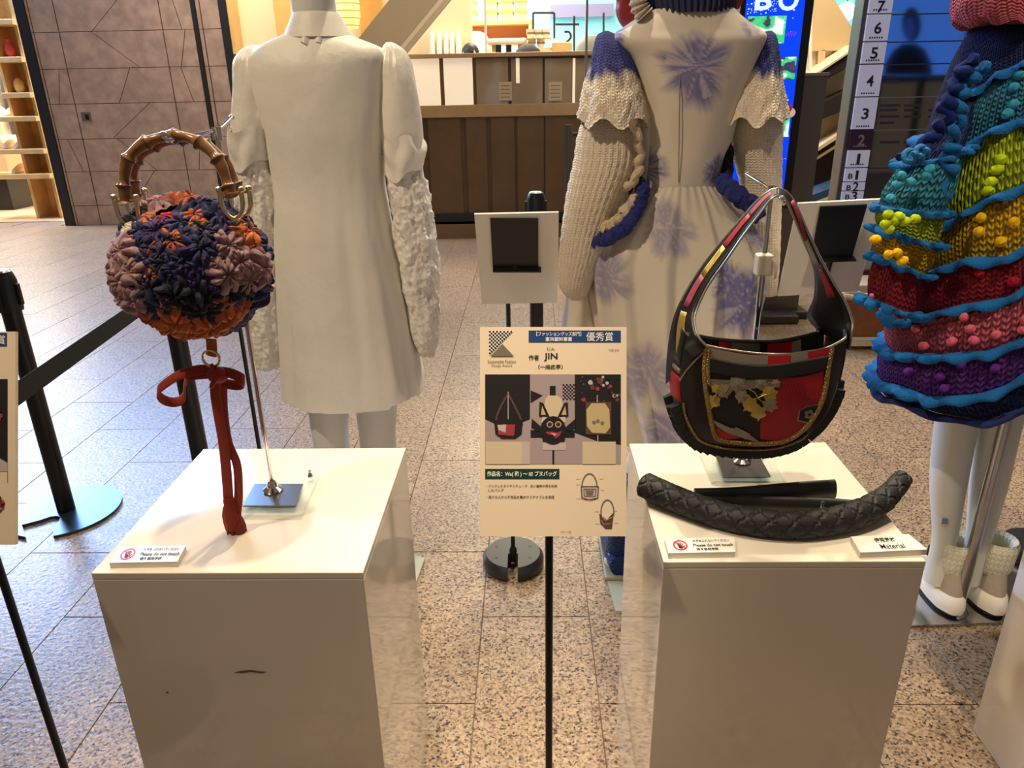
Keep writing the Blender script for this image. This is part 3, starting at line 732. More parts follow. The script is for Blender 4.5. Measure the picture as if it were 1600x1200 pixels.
# ---------------- directory board
YF = 5.5
db = thing('directory_board', 'tall glossy black floor directory with white number strip', 'sign', (P(1400, 450, YF).x, YF, 0))
gx0 = P(1336, 150, YF).x; gx1 = P(1372, 150, YF).x; gx2 = gx1+1.25; ztop = 3.0
GLO = M('glossy_black_panel', S(8, 9, 14), .045, spec=.5)
GLO.node_tree.nodes['Principled BSDF'].inputs['IOR'].default_value = 3.2
STR = M('strip_white', S(196, 198, 232), .3, emis=.22)
mb = MB(); mb.box((gx0-.03, YF, 0), (gx2, YF+.16, ztop), M('board_frame', S(70, 66, 62), .4), .01); mb.build('frame', db)
mb = MB(); mb.box((gx1, YF-.012, .05), (gx2-.03, YF+.01, ztop-.02), GLO); panel = mb.build('panel', db, smooth=0)
rowsY = [-45, 23, 66, 101, 152, 203, 234, 262, 284, 298, 313]
names = ['7', '6', '5', '4', '3', '2', '1', 'B1', 'B2', 'B3']
STRP = M('strip_purple', S(58, 28, 62), .4)
wf2 = WF(YF-.022)
for k, nm in enumerate(names):
    z1_ = P(1345, rowsY[k], YF).z; z0_ = P(1345, rowsY[k+1], YF).z
    mb = MB(); mb.box((gx0, YF-.02, z0_+.006), (gx1-.004, YF, z1_-.002), STRP if nm == '2' else STR); cell = mb.build('number_cell', db, smooth=0)
    zc = (z0_+z1_)/2 if k else P(1370, 11, YF).z; xc = (gx0+gx1)/2; h = .036 if len(nm) == 1 else .032
    INK2 = M('strip_ink', S(34, 34, 50), .5); col = M('strip_grey_ink', S(150, 140, 160), .5) if nm == '2' else INK2
    if len(nm) == 1: text(nm, (xc-(.024 if nm != '1' else .011), zc+h, xc+(.024 if nm != '1' else .011), zc-h), wf2, col, cell, 'floor_number', bold=.02)
    else:
        text('B', (xc-.055, zc+.012, xc-.022, zc-.024), wf2, col, cell, 'floor_letter', bold=.02)
        text(nm[1], (xc-(.012 if nm != 'B1' else .004), zc+h, xc+(.03 if nm != 'B1' else .016), zc-h), wf2, col, cell, 'floor_number', bold=.02)
    if k < 7:
        mb = MB()
        for i in range(6): wf2.q(mb, (xc-.05+i*.016, z0_+.030), (xc-.040+i*.016, z0_+.020), col, .0005)
        mb.build('fine_print', cell, smooth=0)
LN = M('panel_line', S(120, 124, 140), .4); DIM = M('panel_dim_print', S(52, 56, 70), .4)
wf3 = WF(YF-.013)
for y in (23, 66, 101, 152, 203, 262, 284, 298, 313):
    z = P(1400, y, YF).z; mb = MB(); mb.box((gx1, YF-.0145, z-.004), (gx2-.03, YF-.012, z+.004), LN if y in (152, 203) else DIM); mb.build('divider_line', panel, smooth=0)
mb = MB()
for y in (120, 128, 165, 172, 182, 192, 212, 222, 250, 272, 290, 305):
    for i in range(3):
        if random.random() < .3: continue
        q = P(1385+i*38, y, YF); wf3.q(mb, (q.x-.05, q.z+.008), (q.x+.05+random.random()*.04, q.z-.008), DIM, .0008)
o = mb.build('tenant_lines', panel, smooth=0); o['kind'] = 'stuff'
# advertising screen far behind the camera, seen mirrored in the directory
def mirror(px, py, Y2):
    w = ray(px, py); p = P(px, py, YF-.012); k = (YF-.012-Y2)/w.y
    return Vector((p.x+w.x*k, Y2, p.z+w.z*k))
Y2 = -3.0
m0, m1 = mirror(1352, -70, Y2), mirror(1497, 117, Y2)
ad = thing('advert_screen', 'blue advertising screen with a dark portrait, seen mirrored in the black directory', 'screen', ((m0.x+m1.x)/2, Y2-.1, 0))
ABL = M('advert_blue', S(70, 130, 240), .4, emis=1.3); ADK = M('advert_dark', S(10, 14, 36), .5, emis=.05); AFC = M('advert_face', S(60, 80, 190), .5, emis=.5)
mb = MB(); mb.box((m0.x-.1, Y2-.12, m1.z-.1), (m1.x+.1, Y2-.01, m0.z+.1), BLK, .01); mb.build('bezel', ad)
mb = MB(); mb.box((m0.x, Y2-.02, m1.z), (m1.x, Y2, m0.z), ABL); sc_ = mb.build('screen', ad, smooth=0)
def mp(x, y, e=.002): q = mirror(x, y, Y2); return Vector((q.x, Y2+e, q.z))
mb = MB(); mb.poly([mp(x, y) for x, y in ((1380, 117), (1384, 98), (1394, 80), (1410, 68), (1432, 68), (1446, 78), (1454, 96), (1457, 117))], ADK)
mb.poly([mp(1424+15*cos(t), 38+27*sin(t), .003) for t in [2*pi*i/20 for i in range(20)]], ADK)
mb.poly([mp(1421+9*cos(t), 44+18*sin(t), .004) for t in [2*pi*i/20 for i in range(20)]], AFC)
mb.build('portrait', sc_, smooth=0)
for dx in (.3, .7):
    x = m0.x+(m1.x-m0.x)*dx; mb = MB(); mb.box((x-.05, Y2-.12, 0), (x+.05, Y2-.05, m1.z), BLK); mb.build('post', ad)

# ---------------- brown bag far right, pale bench behind
CRM = M('cream_leather', S(226, 214, 188), .5); TAN = M('tan_leather', S(150, 94, 56), .5, var=.3, varscale=25)
bgc = G(1375, 545)
bb = thing('travel_bag', 'brown leather bag with cream frame lying on the floor behind the black purse', 'bag', bgc)
Yb = bgc.y
mb = MB()
body = [(1352, 458), (1398, 466), (1403, 500), (1400, 535), (1318, 533), (1322, 490), (1330, 462)]
slabpx(mb, [(1322, 468), (1396, 478), (1396, 528), (1322, 528)], Yb, .22, TAN); mb.build('body', bb)
mb = MB(); mb.tube([P(x, y, Yb-.01) for x, y in ((1320, 462), (1399, 472), (1402, 500), (1399, 530), (1318, 530), (1320, 500))], .014, CRM, 8, closed=True); mb.build('front_frame', bb)
mb = MB(); mb.tube(smoothpts([P(x, y, Yb+.05) for x, y in ((1310, 464), (1330, 455), (1352, 462), (1380, 455), (1402, 470))], 16), .014, CRM, 8); mb.build('handle', bb)
mb = MB(); slabpx(mb, [(1316, 531), (1404, 531), (1404, 541), (1316, 541)], Yb-.02, .25, CRM); mb.build('base_band', bb)
bn = thing('low_bench', 'low cream bench at the foot of the black directory', 'bench', G(1330, 462))
q0, q1 = G(1290, 472), G(1420, 472)
mb = MB(); mb.box((q0.x, q0.y, .03), (q1.x+.3, q0.y+.3, .12), CRM, .01); mb.build('seat', bn)
for x in (q0.x+.04, q1.x+.2):
    mb = MB(); mb.box((x, q0.y+.05, 0), (x+.05, q0.y+.25, .03), BLK); mb.build('foot', bn)
# ================================================================ PLINTHS
ZP = .76
def plinth(name, label, x0, x1, y0, y1):
    t = thing(name, label, 'plinth', ((x0+x1)/2, (y0+y1)/2, 0))
    mb = MB(); mb.box((x0, y0, 0), (x1, y1, ZP-.012), WHITE, .0015); mb.build('body', t)
    mb = MB(); mb.box((x0, y0, ZP-.0115), (x1, y1, ZP), WHITE, .0015); mb.build('top_panel', t)
    return t
a = [G(157, 897, ZP), G(580, 893, ZP), G(625, 699, ZP), G(305, 702, ZP)]
LX0, LX1, LY0, LY1 = (a[0].x+a[3].x)/2, (a[1].x+a[2].x)/2, (a[0].y+a[1].y)/2, (a[2].y+a[3].y)/2
pl1 = plinth('display_plinth', 'white plinth under the round flower purse', LX0, LX1, LY0, LY1)
a = [G(1040, 880, ZP), G(1457, 875, ZP), G(1282, 692, ZP), G(981, 692, ZP)]
RX0, RX1, RY0, RY1 = (a[0].x+a[3].x)/2, (a[1].x+a[2].x)/2, (a[0].y+a[1].y)/2, (a[2].y+a[3].y)/2
pl2 = plinth('display_plinth', 'white plinth under the black purse and the tyre piece', RX0, RX1, RY0, RY1)
q = G(1520, 1140)
pl3 = plinth('display_plinth', 'white plinth cut off by the bottom right corner of the photo', q.x, q.x+.41, q.y-.41, q.y)
SCF = M('scuff', S(120, 96, 78), .8)
def front(px, py, y0): return P(px, py, y0)
mb = MB(); pts = [(365, 1051), (378, 1048), (392, 1047), (405, 1049), (418, 1050), (408, 1052), (392, 1050), (378, 1052)]
mb.poly([P(x, y, LY0-.0006) for x, y in pts], SCF); mb.poly([P(x, y, LY0-.0006) for x, y in ((258, 1082), (262, 1080), (263, 1084))], SCF)
mb.build('scuff_mark', pl1, smooth=0)

# ================================================================ SIGN CARDS ON THE PLINTHS
RED = M('sign_red', S(206, 26, 48), .5)
def card(label, tl, tr, br, bl, kind):
    pts = [G(x, y, ZP) for x, y in (tl, tr, br, bl)]
    t = thing('sign_card', label, 'sign', sum(pts, Vector())/4)
    h = .010
    mb = MB(); mb.prism([p for p in pts][::-1], (0, 0, h), CARD); mb.build('card', t, smooth=0)
    up = [p+Vector((0, 0, h)) for p in pts]
    fr = Frame((0, 0, 100, 30), up[0], up[1], up[3]); fr.n = Vector((0, 0, 1))
    # sheared by the true quad: use the front edge for width
    fr.u = ((up[1]-up[0])+(up[2]-up[3]))/200
    if kind == 'touch':
        mb = MB()
        cx, cy, r = 20, 15, 10.5; n = 28
        for i in range(n):
            a, b = 2*pi*i/n, 2*pi*(i+1)/n
            fr.pl(mb, [(cx+r*cos(a), cy+r*sin(a)), (cx+r*cos(b), cy+r*sin(b)), (cx+(r-2.3)*cos(b), cy+(r-2.3)*sin(b)), (cx+(r-2.3)*cos(a), cy+(r-2.3)*sin(a))][::-1], RED, .0006)
        fr.line(mb, [(cx-6.4, cy-6.4), (cx+6.4, cy+6.4)], 1.8, RED, .0009)
        fr.pl(mb, [(cx-3.5, cy+1), (cx-3.2, cy+5), (cx-1, cy+7), (cx+2, cy+7), (cx+3.6, cy+4), (cx+3.6, cy)], INK, .0005)
        for dx, y1, tx in ((-2.8, -4.5, -4), (-1, -6.3, -1.3), (.9, -6.5, 1.1), (2.8, -5, 3.6)): fr.line(mb, [(cx+dx, cy+1.5), (cx+tx, cy+y1)], 1.5, INK, .0005)
        fr.line(mb, [(cx+3.2, cy+4.5), (cx+6.4, cy+.5)], 1.5, INK, .0005)
        mb.build('no_touch_symbol', t, smooth=0)
        text('お手をふれないでください', (40, 4, 94, 9.5), fr, INK, t, bold=.01)
        text('Please do not touch', (39, 12.5, 97, 18.5), fr, INK, t, bold=.015)
        text('請不要用手碰', (42, 21, 74, 26.5), fr, INK, t, bold=.02)
    else:
        text('使用素材', (33, 5, 66, 14), fr, INK, t, bold=.02)
        text('Material', (36, 17, 74, 26), fr, INK, t, bold=.005)
    return t
card('small white no-touch card at the left front corner of the flower purse plinth', (189, 862), (292, 861), (279, 886), (173, 888), 'touch')
card('small white no-touch card in front of the black tyre piece', (1038, 850), (1146, 848), (1148, 871), (1044, 873), 'touch')
card('small white card reading Material at the right front corner of the tyre plinth', (1328, 847), (1418, 843), (1447, 867), (1343, 872), 'mat')

# ================================================================ BAG STANDS
ACR = M('clear_acrylic', (.62, .82, .80, 1), .05, alpha=.28); PLATE = M('dark_steel_plate', (.20, .20, .20, 1), .25, .9)
def bag_stand(label, foot, rodtop, armback, armfront, quad, inner, clamp=None):
    t = thing('bag_stand', label, 'stand', foot)
    qs = [G(x, y, ZP) for x, y in quad]
    mb = MB(); mb.prism(qs[::-1], (0, 0, .008), ACR); mb.build('acrylic_base', t, smooth=0)
    iq = [G(x, y, ZP+.0085) for x, y in inner]
    mb = MB(); mb.prism(iq[::-1], (0, 0, .003), PLATE); mb.build('steel_plate', t, smooth=0)
    f = Vector(foot)+Vector((0, 0, .0115))
    mb = MB(); mb.lathe([(.016, 0), (.017, .003), (.010, .008), (.008, .016), (.005, .02)], CHR, f, 24); mb.build('collar', t)
    top = Vector(rodtop)
    mb = MB(); mb.tube([f, Vector((f.x, f.y, top.z))], .0042, CHR, 12); mb.build('rod', t)
    ab, af = Vector(armback), Vector(armfront)
    c = Vector((f.x, f.y, top.z))
    pts = smoothpts([ab, c+(ab-c)*.2, c+(af-c)*.3, c+(af-c)*.8, af, af+Vector((-.004, -.010, -.002)), af+Vector((-.008, -.012, .005))], 24)
    mb = MB(); mb.tube(pts, .0032, CHR, 10); mb.sphere(pts[-1], .005, CHR, 12); mb.sphere(ab, .0045, CHR, 12); mb.build('hook_arm', t)
    mb = MB(); mb.tube([c-Vector((0, 0, .012)), c+Vector((0, 0, .006))], .0075, CHR, 12); mb.build('joint', t)
    mb = MB(); s = Vector(qs[1])+(Vector(qs[3])-Vector(qs[1]))*.12+Vector((0, 0, .010)); mb.lathe([(.006, 0), (.006, .003), (.003, .008), (.003, .012)], CHR, s, 14); mb.build('screw', t)
    if clamp:
        k = Vector((f.x, f.y, P(clamp[0], clamp[1], f.y).z)); CL = M('ivory_plastic', S(226, 216, 196), .4)
        mb = MB(); mb.box(k-Vector((.013, .012, .018)), k+Vector((.013, .012, .018)), CL, .003); mb.tube([k+Vector((.008, -.008, .014)), k+Vector((.018, -.010, .0)), k+Vector((.016, -.01, -.022))], .004, CL, 8); mb.build('clamp', t)
        mb = MB(); mb.tube([k, Vector((f.x, f.y, f.z+.02))], .0055, CHR, 12); mb.build('outer_tube', t)
    return t
f1 = G(428, 775, ZP); f2 = G(1158, 730, ZP)
bag_stand('chrome hook stand on acrylic base holding the round flower purse', f1, P(340, 205, f1.y), P(362, 183, 1.25), P(273, 216, 1.015),
          [(398, 746), (500, 745), (472, 811), (372, 811)], [(398, 758), (474, 758), (462, 792), (380, 792)])
bag_stand('chrome hook stand with ivory clamp holding the black purse', f2, P(1207, 296, f2.y), P(1168, 273, 1.34), P(1226, 314, 1.13),
          [(1092, 712), (1200, 712), (1228, 758), (1112, 758)], [(1118, 714), (1186, 714), (1204, 746), (1130, 746)], clamp=(1198, 413))

# ================================================================ ROUND FLOWER PURSE
BC = P(302, 417, 1.035); BR_ = .101
fp = thing('flower_purse', 'round purse of navy, orange and mauve fabric flowers with bamboo handles', 'bag', BC)
NAVY = M('navy_fabric', S(30, 33, 84), .75, bump=('noise', 120, .3, .001), sheen=.05); NVP = M('violet_navy_fabric', S(46, 28, 84), .7, bump=('noise', 120, .3, .001), sheen=.05)
NVB = M('black_navy_fabric', S(16, 18, 40), .7, sheen=.05)
ORG_ = M('orange_fabric', S(186, 94, 36), .65, bump=('noise', 120, .3, .001)); RUS = M('rust_fabric', S(168, 74, 34), .65)
MAU = M('mauve_fabric', S(156, 120, 124), .75, bump=('noise', 120, .3, .001), sheen=.05); REDF = M('crimson_fabric', S(196, 40, 52), .7); CRF = M('cream_fabric', S(206, 196, 168), .8)
mb = MB(); mb.sphere(BC, BR_*.93, NVB, 40, (1, .86, .93)); mb.build('lining_ball', fp)
def rosette_mesh(seed, n, mat, R=.036):
    rnd = random.Random(seed); mb = MB()
    for layer, (sc, h0) in enumerate(((1.0, 0.0), (.66, .0055))):
        rot = rnd.uniform(0, 6); rings = []; lobs = [rnd.uniform(.7, 1.2) for _ in range(n)]
        for i in range(9):
            r = .03+.97*i/8; ring = []
            for j in range(60):
                a = 2*pi*j/60; q = (a*n/(2*pi)+rot) % n; k = int(q) % n; f = q-int(q)
                lob = (1-abs(2*f-1)**2.4)*lobs[k]                  # gathered petals, sharp valleys
                nn = noise.noise(Vector((cos(a)*r*2.4+seed*3.1, sin(a)*r*2.4, layer*4+seed)))
                x = r*R*sc*(.86+.20*lob*r+.14*nn)
                z = h0+R*sc*(.42*sin(pi*min(1, r*.86+.06))*(.30+.80*lob)-.16*r*r)+R*.22*nn*r
                z += R*.10*(f-.5)*(1 if k % 2 else -1)*r
                ring.append((x*cos(a), x*sin(a), z-.002))
            rings.append(ring)
        mb.rings(rings, mat, cap=False)
    mb.v = [v+BC for v in mb.v]; return mb.build('rosette', fp, smooth=28)
protos = {}
def rosette(dirv, mat, scale, seed, lift=0):
    key = (mat.name, seed % 3)
    if key not in protos:
        o = rosette_mesh(seed % 3+len(mat.name), 7+seed % 3, mat); protos[key] = o
    else:
        o = protos[key].copy(); C.objects.link(o)
    d = Vector(dirv).normalized()
    p = Vector((d.x*BR_, d.y*BR_*.88, d.z*BR_*.95))
    q = Vector((d.x, d.y/.88, d.z/.95)).to_track_quat('Z', 'Y').to_matrix().to_4x4()
    o.matrix_local = Matrix.Translation(p-d*(.004-lift)) @ q @ Matrix.Rotation(seed*1.7, 4, 'Z') @ Matrix.Diagonal((scale, scale, scale*random.uniform(.8, 1.15), 1))
    o['pos'] = 1; del o['pos']
    return o
def pxdir(px, py):
    x = (px-302)/130; z = -(py-417)/120; r2 = x*x+z*z
    if r2 > .96: s = sqrt(.96/r2); x *= s; z *= s; r2 = .96
    v = Vector((x, -sqrt(1-r2), z))
    return Matrix.Rotation(radians(-12), 3, 'X') @ v      # seen from a little above
taken = []
def put(px, py, mat, sc, seed, grow=1): taken.append((px, py)); rosette(pxdir(px, py), mat, sc*grow, seed, .004 if grow < 1 else 0)
k = 0
for px, py, mat, sc in ((205, 400, MAU, 1.0), (228, 392, MAU, .9), (192, 430, MAU, 1.0), (215, 440, MAU, 1.1), (243, 425, MAU, .8), (205, 470, MAU, 1.0), (235, 470, MAU, .9), (190, 455, MAU, .8),
                        (398, 385, MAU, .8), (410, 410, MAU, .85), (395, 430, MAU, .9), (418, 440, MAU, .7), (385, 415, MAU, .6),
                        (245, 312, MAU, .8), (262, 306, REDF, .55), (278, 312, MAU, .6), (405, 396, REDF, .4),
                        (320, 376, ORG_, .72), (262, 336, ORG_, .5), (236, 374, ORG_, .55), (284, 388, ORG_, .42), (282, 432, ORG_, .5), (297, 476, ORG_, .55), (378, 478, ORG_, .65), (300, 339, REDF, .4), (188, 370, RUS, .6), (176, 395, RUS, .5), (225, 354, CRF, .5),
                        (300, 300, ORG_, .8), (325, 305, ORG_, .7), (345, 335, ORG_, .6), (356, 348, ORG_, .55), (410, 360, ORG_, .7), (425, 385, RUS, .7), (428, 425, RUS, .7), (370, 310, NAVY, .8),
                        (275, 520, ORG_, 1.0), (310, 525, ORG_, 1.0), (345, 518, ORG_, 1.0), (375, 508, ORG_, .9), (250, 505, RUS, .9), (225, 495, RUS, .7), (300, 508, ORG_, .9), (335, 535, RUS, .9), (398, 488, RUS, .7), (190, 485, RUS, .6)):
    put(px, py, mat, sc, k, .90 if mat in (MAU, REDF, CRF) or py > 495 else .80); k += 1
rn = random.Random(3)
for i in range(900):
    a = rn.uniform(0, 2*pi); r = sqrt(rn.random())
    px, py = 302+130*r*cos(a), 417+120*r*sin(a)
    if all((px-x)**2+(py-y)**2 > 19**2 for x, y in taken):
        put(px, py, rn.choice((NAVY, NAVY, NVP, NVB)) if py < 440 else rn.choice((NAVY, NVB, NVB)), rn.uniform(.70, .95), k); k += 1
for i in range(70):                           # the far side and rim
    zz = -.9+1.8*(i+.5)/70; a = i*2.39996; rr = sqrt(1-zz*zz); d = Vector((rr*cos(a), rr*sin(a), zz))
    if d.y > -.15: rosette(d, (NAVY, ORG_, NVP, NAVY, MAU, RUS)[i % 6], 1.0, k); k += 1
# bamboo handles
BAM = M('bamboo', S(146, 102, 62), .25, var=.4, varscale=40, coat=.2); BNO = M('bamboo_node', S(84, 50, 28), .4)
GOLD = M('pale_gold', (.80, .66, .42, 1), .18, 1)
def handle(pts, Y, Yt):
    path = smoothpts([P(x, y, Y+(Yt-Y)*(1-abs(i/(len(pts)-1)-.5)*2)) for i, (x, y) in enumerate(pts)], 90)
    nodes = [0, 9, 21, 33, 45, 56, 67, 79, 89]; rad = []
    for i in range(90):
        d = min(abs(i-n) for n in nodes); rad.append(.0074+(.0026 if d == 0 else (.001 if d == 1 else 0))-.0008*cos(i*.5))
    mb = MB(); mb.tube(path, rad, BAM, 14)
    h = mb.build('bamboo_handle', fp)
    for n in nodes[1:-1]:
        m2 = MB(); t = (path[n+1]-path[n-1]).normalized(); m2.tube([path[n]-t*.0009, path[n]+t*.0009], .0106, BNO, 14); m2.build('node_ring', h)
    return path
h1 = handle([(197, 318), (194, 288), (199, 252), (220, 228), (252, 215), (290, 214), (320, 229), (344, 256), (357, 292), (361, 306)], 1.0, 1.02)
h2 = handle([(212, 308), (207, 280), (212, 252), (232, 232), (265, 219), (300, 218), (330, 233), (352, 255), (368, 288), (374, 304)], 1.045, 1.045)
for pth in (h1, h2):
    for e, s in ((pth[0], -1), (pth[-1], 1)):
        mb = MB()
        pts = [e+Vector((.0145*cos(t), 0, -.008+.022*sin(t))) for t in [pi+.0*1+pi*i/14 for i in range(15)]]
        mb.tube([pts[0]+Vector((0, 0, .014))]+pts+[pts[-1]+Vector((0, 0, .014))], .0034, GOLD, 10)
        mb.sphere(pts[0]+Vector((0, 0, .016)), .0048, GOLD, 12); mb.sphere(pts[-1]+Vector((0, 0, .016)), .0048, GOLD, 12)
        mb.tube([e+Vector((-.016, 0, .004)), e+Vector((.016, 0, .004))], .0026, GOLD, 8)
        mb.build('clasp', fp)
# ribbon, ring and tassel
RIBM = M('rust_red_ribbon', S(150, 46, 20), .75, bump=('noise', 300, .3, .0006), sheen=.05); TASM = M('tassel_red', S(134, 40, 18), .8)
YR = 1.02
mb = MB(); mb.tube(smoothpts([P(x, y, YR) for x, y in ((330, 530), (331, 545), (330, 556))], 6), .008, ORG_, 10, flat=.35, ref=(1, 0, 0)); mb.build('strap_loop', fp)
mb = MB(); c = P(330, 560, YR-.004); mb.tube([c+Vector((.0125*cos(t), 0, .0125*sin(t))) for t in [2*pi*i/28 for i in range(28)]], .0021, GOLD, 8, closed=True); mb.build('ring', fp)
def ribbon(pts, w, nm='ribbon', ref=None, ys=None, n=40):
    pp = [P(x, y, YR+(ys[i] if ys else 0)) for i, (x, y) in enumerate(pts)]
    mb = MB(); mb.tube(smoothpts(pp, n), w, RIBM, 12, flat=.25, ref=ref); return mb.build(nm, fp)
ribbon([(332, 578), (310, 578), (280, 586), (255, 602), (247, 612), (252, 622), (265, 628), (280, 627), (287, 618), (289, 600), (296, 588), (325, 584)], .0075, 'ribbon_loop', (0, .55, 1), [0, -.005, -.01, -.012, -.01, -.005, .005, .01, .012, .012, .006, 0])
ribbon([(338, 580), (360, 583), (378, 592), (380, 600), (368, 602), (345, 598)], .0075, 'ribbon_loop', (0, .6, 1), [0, -.006, -.008, 0, .008, .004])
mb = MB(); mb.sphere(P(340, 586, YR-.004), .0145, RIBM, 18, (1.1, .8, .9)); mb.tube([P(330, 570, YR-.004), P(338, 592, YR-.014), P(330, 602, YR-.006)], .007, RIBM, 10, flat=.4); mb.build('knot', fp)
ribbon([(338, 596), (337, 615), (342, 650), (349, 690), (354, 740), (357, 782)], .0085, 'ribbon_tail', (1, 0, 0))
ribbon([(348, 600), (349, 640), (356, 690), (370, 725), (373, 770), (370, 805)], .0068, 'ribbon_tail', (1, .2, 0), [.004]*6)
for (px, py, s) in ((357, 778, 1.0), (369, 800, .8)):
    q = P(px, py, YR); mb = MB()
    rg = []
    for i, (z, r) in enumerate(((0, .007), (-.004, .0085), (-.012, .008), (-.016, .0105), (-.03, .0135), (-.044, .0135), (-.056, .0125))):
        rg.append([q+Vector((r*s*cos(a)*(1+.10*sin(9*a)), r*s*sin(a), z*s)) for a in [2*pi*j/40 for j in range(40)]])
    mb.rings(rg, TASM)
    for i in range(26):
        a = i*2.4; r = .0125*s*sqrt((i+.5)/26); b0 = q+Vector((r*cos(a), r*sin(a), -.052*s)); mb.tube([b0, b0+Vector((random.uniform(-.003, .003), random.uniform(-.003, .003), -.016*s-random.random()*.006))], .0012, TASM, 5)
    mb.build('tassel', fp)

# ================================================================ CENTRE POSTER, LEFT POSTER, STANDS
BOARD = M('poster_board', S(232, 212, 184), .5); BLUEB = M('title_blue', S(22, 62, 122), .5); PW = M('print_white', S(240, 236, 226), .5)
GRN = M('title_green', S(16, 54, 46), .5); LIL = M('print_lilac', S(164, 146, 148), .5); PBK = M('print_black', S(26, 22, 26), .5); PCR = M('print_cream', S(206, 188, 158), .5)
PGR = M('print_grey', S(120, 108, 98), .5); PRD = M('print_red', S(158, 56, 62), .5); PBR = M('print_brown', S(92, 62, 52), .5); PLG = M('print_pale', S(190, 174, 168), .5); PYL = M('print_yellow', S(190, 170, 126), .5); PPK = M('print_pink', S(206, 110, 116), .5)
def poster_stand(label, tl, tr, bl, zc, pole):
    p0, p1, p2 = D(*tl, zc[0]), D(*tr, zc[1]), D(*bl, zc[2])
    t = thing('poster_stand', label, 'sign', (pole.x, pole.y, 0))
    fr = Frame((tl[0], tl[1], tr[0], bl[1]), p0, p1, p2)
    th = .006; mb = MB()
    pts = [p0, p2, p2+(p1-p0), p1]; mb.prism(pts, -fr.n*th, BOARD); bd = mb.build('board', t, smooth=0)
    c = (p1+p2)/2-fr.n*(th+.004)
    mb = MB(); uu = (p1-p0).normalized(); vv = (p2-p0).normalized()
    q = [c+uu*a*.055+vv*b*.06 for a, b in ((-1, -1), (-1, 1), (1, 1), (1, -1))]; mb.prism(q, -fr.n*.004, BLKM); mb.build('back_plate', t, smooth=0)
    mb = MB(); top = c-fr.n*.012; mb.tube([top, Vector((pole.x, pole.y, top.z-.03)), Vector((pole.x, pole.y, .02))], .0062, BLKM, 12); mb.build('pole', t)
    mb = MB(); mb.lathe([(.13, 0), (.135, .008), (.12, .022), (.02, .028)], BLKM, (pole.x, pole.y, 0), 40); mb.build('base', t)
    return t, fr, bd
zc = 1.045
pc, fr, bd = poster_stand('cream award poster naming JIN, on a thin black stand between the plinths', (750, 511), (979, 511), (750, 838), (zc, zc, zc), P(858, 900, .955))
mb = MB(); fr.quad(mb, 826, 516.5, 970, 535, BLUEB, .0004); mb.build('title_bar', bd, smooth=0)
text('【ファッショングッズ部門】', (838, 518.3, 908, 525.2), fr, PW, bd, bold=.01, eps=.0008)
text('東京都知事賞', (852, 526.6, 894, 533.4), fr, PW, bd, bold=.02, eps=.0008)
text('優秀賞', (916, 519, 958, 533), fr, PW, bd, bold=.004, eps=.0008)
text('じん', (855, 543, 867, 547.5), fr, INK, bd, bold=.01); text('作者', (826, 554.5, 842, 563), fr, INK, bd, bold=.02)
text('JIN', (850, 551.5, 871, 564), fr, INK, bd, bold=.02); text('（一般応募）', (841, 569.5, 879, 577), fr, INK, bd, bold=.02)
text('Sustainable Fashion', (762, 562, 806, 567.5), fr, PGR, bd); text('Design Award', (768, 569, 800, 574), fr, PGR, bd)
mb = MB(); cs = 39/14
fr.pl(mb, [(764, 517), (764, 556), (803, 517)], PW, .0004)
for i in range(14):
    for j in range(14-i):
        if (i+j) % 2 == 0: fr.disc(mb, 764+cs*(i+.5), 517+cs*(j+.5), cs*.58, PBK, .0007, n=8)
fr.pl(mb, [(785, 537.5), (766, 556.5), (803, 556.5)], PGR, .001); mb.build('logo_print', bd, smooth=0)
text('作者 SNS', (951, 545, 967, 549), fr, PGR, bd)
mb = MB()                                      # the printed photograph
fr.quad(mb, 758, 585, 970, 725, LIL, .0004)
fr.pl(mb, [(758, 585), (758, 655), (790, 670), (828, 655), (828, 585)], PBK, .0006); fr.pl(mb, [(898, 585), (898, 676), (935, 690), (970, 695), (970, 585)], PBK, .0006)
fr.quad(mb, 829, 672, 898, 684, PBK, .0006); fr.quad(mb, 759, 690, 815, 725, PCR, .0007); fr.quad(mb, 910, 690, 962, 725, PCR, .0007); fr.quad(mb, 848, 690, 884, 703, PLG, .0007); fr.quad(mb, 863, 703, 866, 725, PBK, .0007)
fr.quad(mb, 800, 690, 828, 725, PLG, .00065); fr.pl(mb, [(829, 610), (829, 630), (848, 618)], PBK, .0006)
for i in range(7):
    for j in range(9):
        if (i+j) % 2 == 0: fr.quad(mb, 879+i*2.7, 600+j*2.8, 881.7+i*2.7, 602.8+j*2.8, PBK, .0006)
for k in range(40): fr.disc(mb, 900+random.random()*68, 588+random.random()*40, random.uniform(1, 4), random.choice((PBR, PRD, PBK, PLG)), .0007+.0002*(k % 3), n=10)
# left pictured purse
fr.line(mb, [(794, 615), (784, 632), (776, 650), (774, 664)], 3, PBR, .001); fr.line(mb, [(794, 615), (803, 632), (812, 650), (816, 664)], 3, PBR, .001); fr.line(mb, [(794, 612), (794, 655)], 1.2, PLG, .001)
fr.pl(mb, [(772, 656), (774, 678), (784, 685), (805, 685), (815, 678), (817, 656)], PBK, .0012); fr.pl(mb, [(777, 664), (779, 679), (803, 681), (805, 663)], PRD, .0014); fr.pl(mb, [(777, 664), (779, 672), (790, 676), (791, 663)], PLG, .0016)
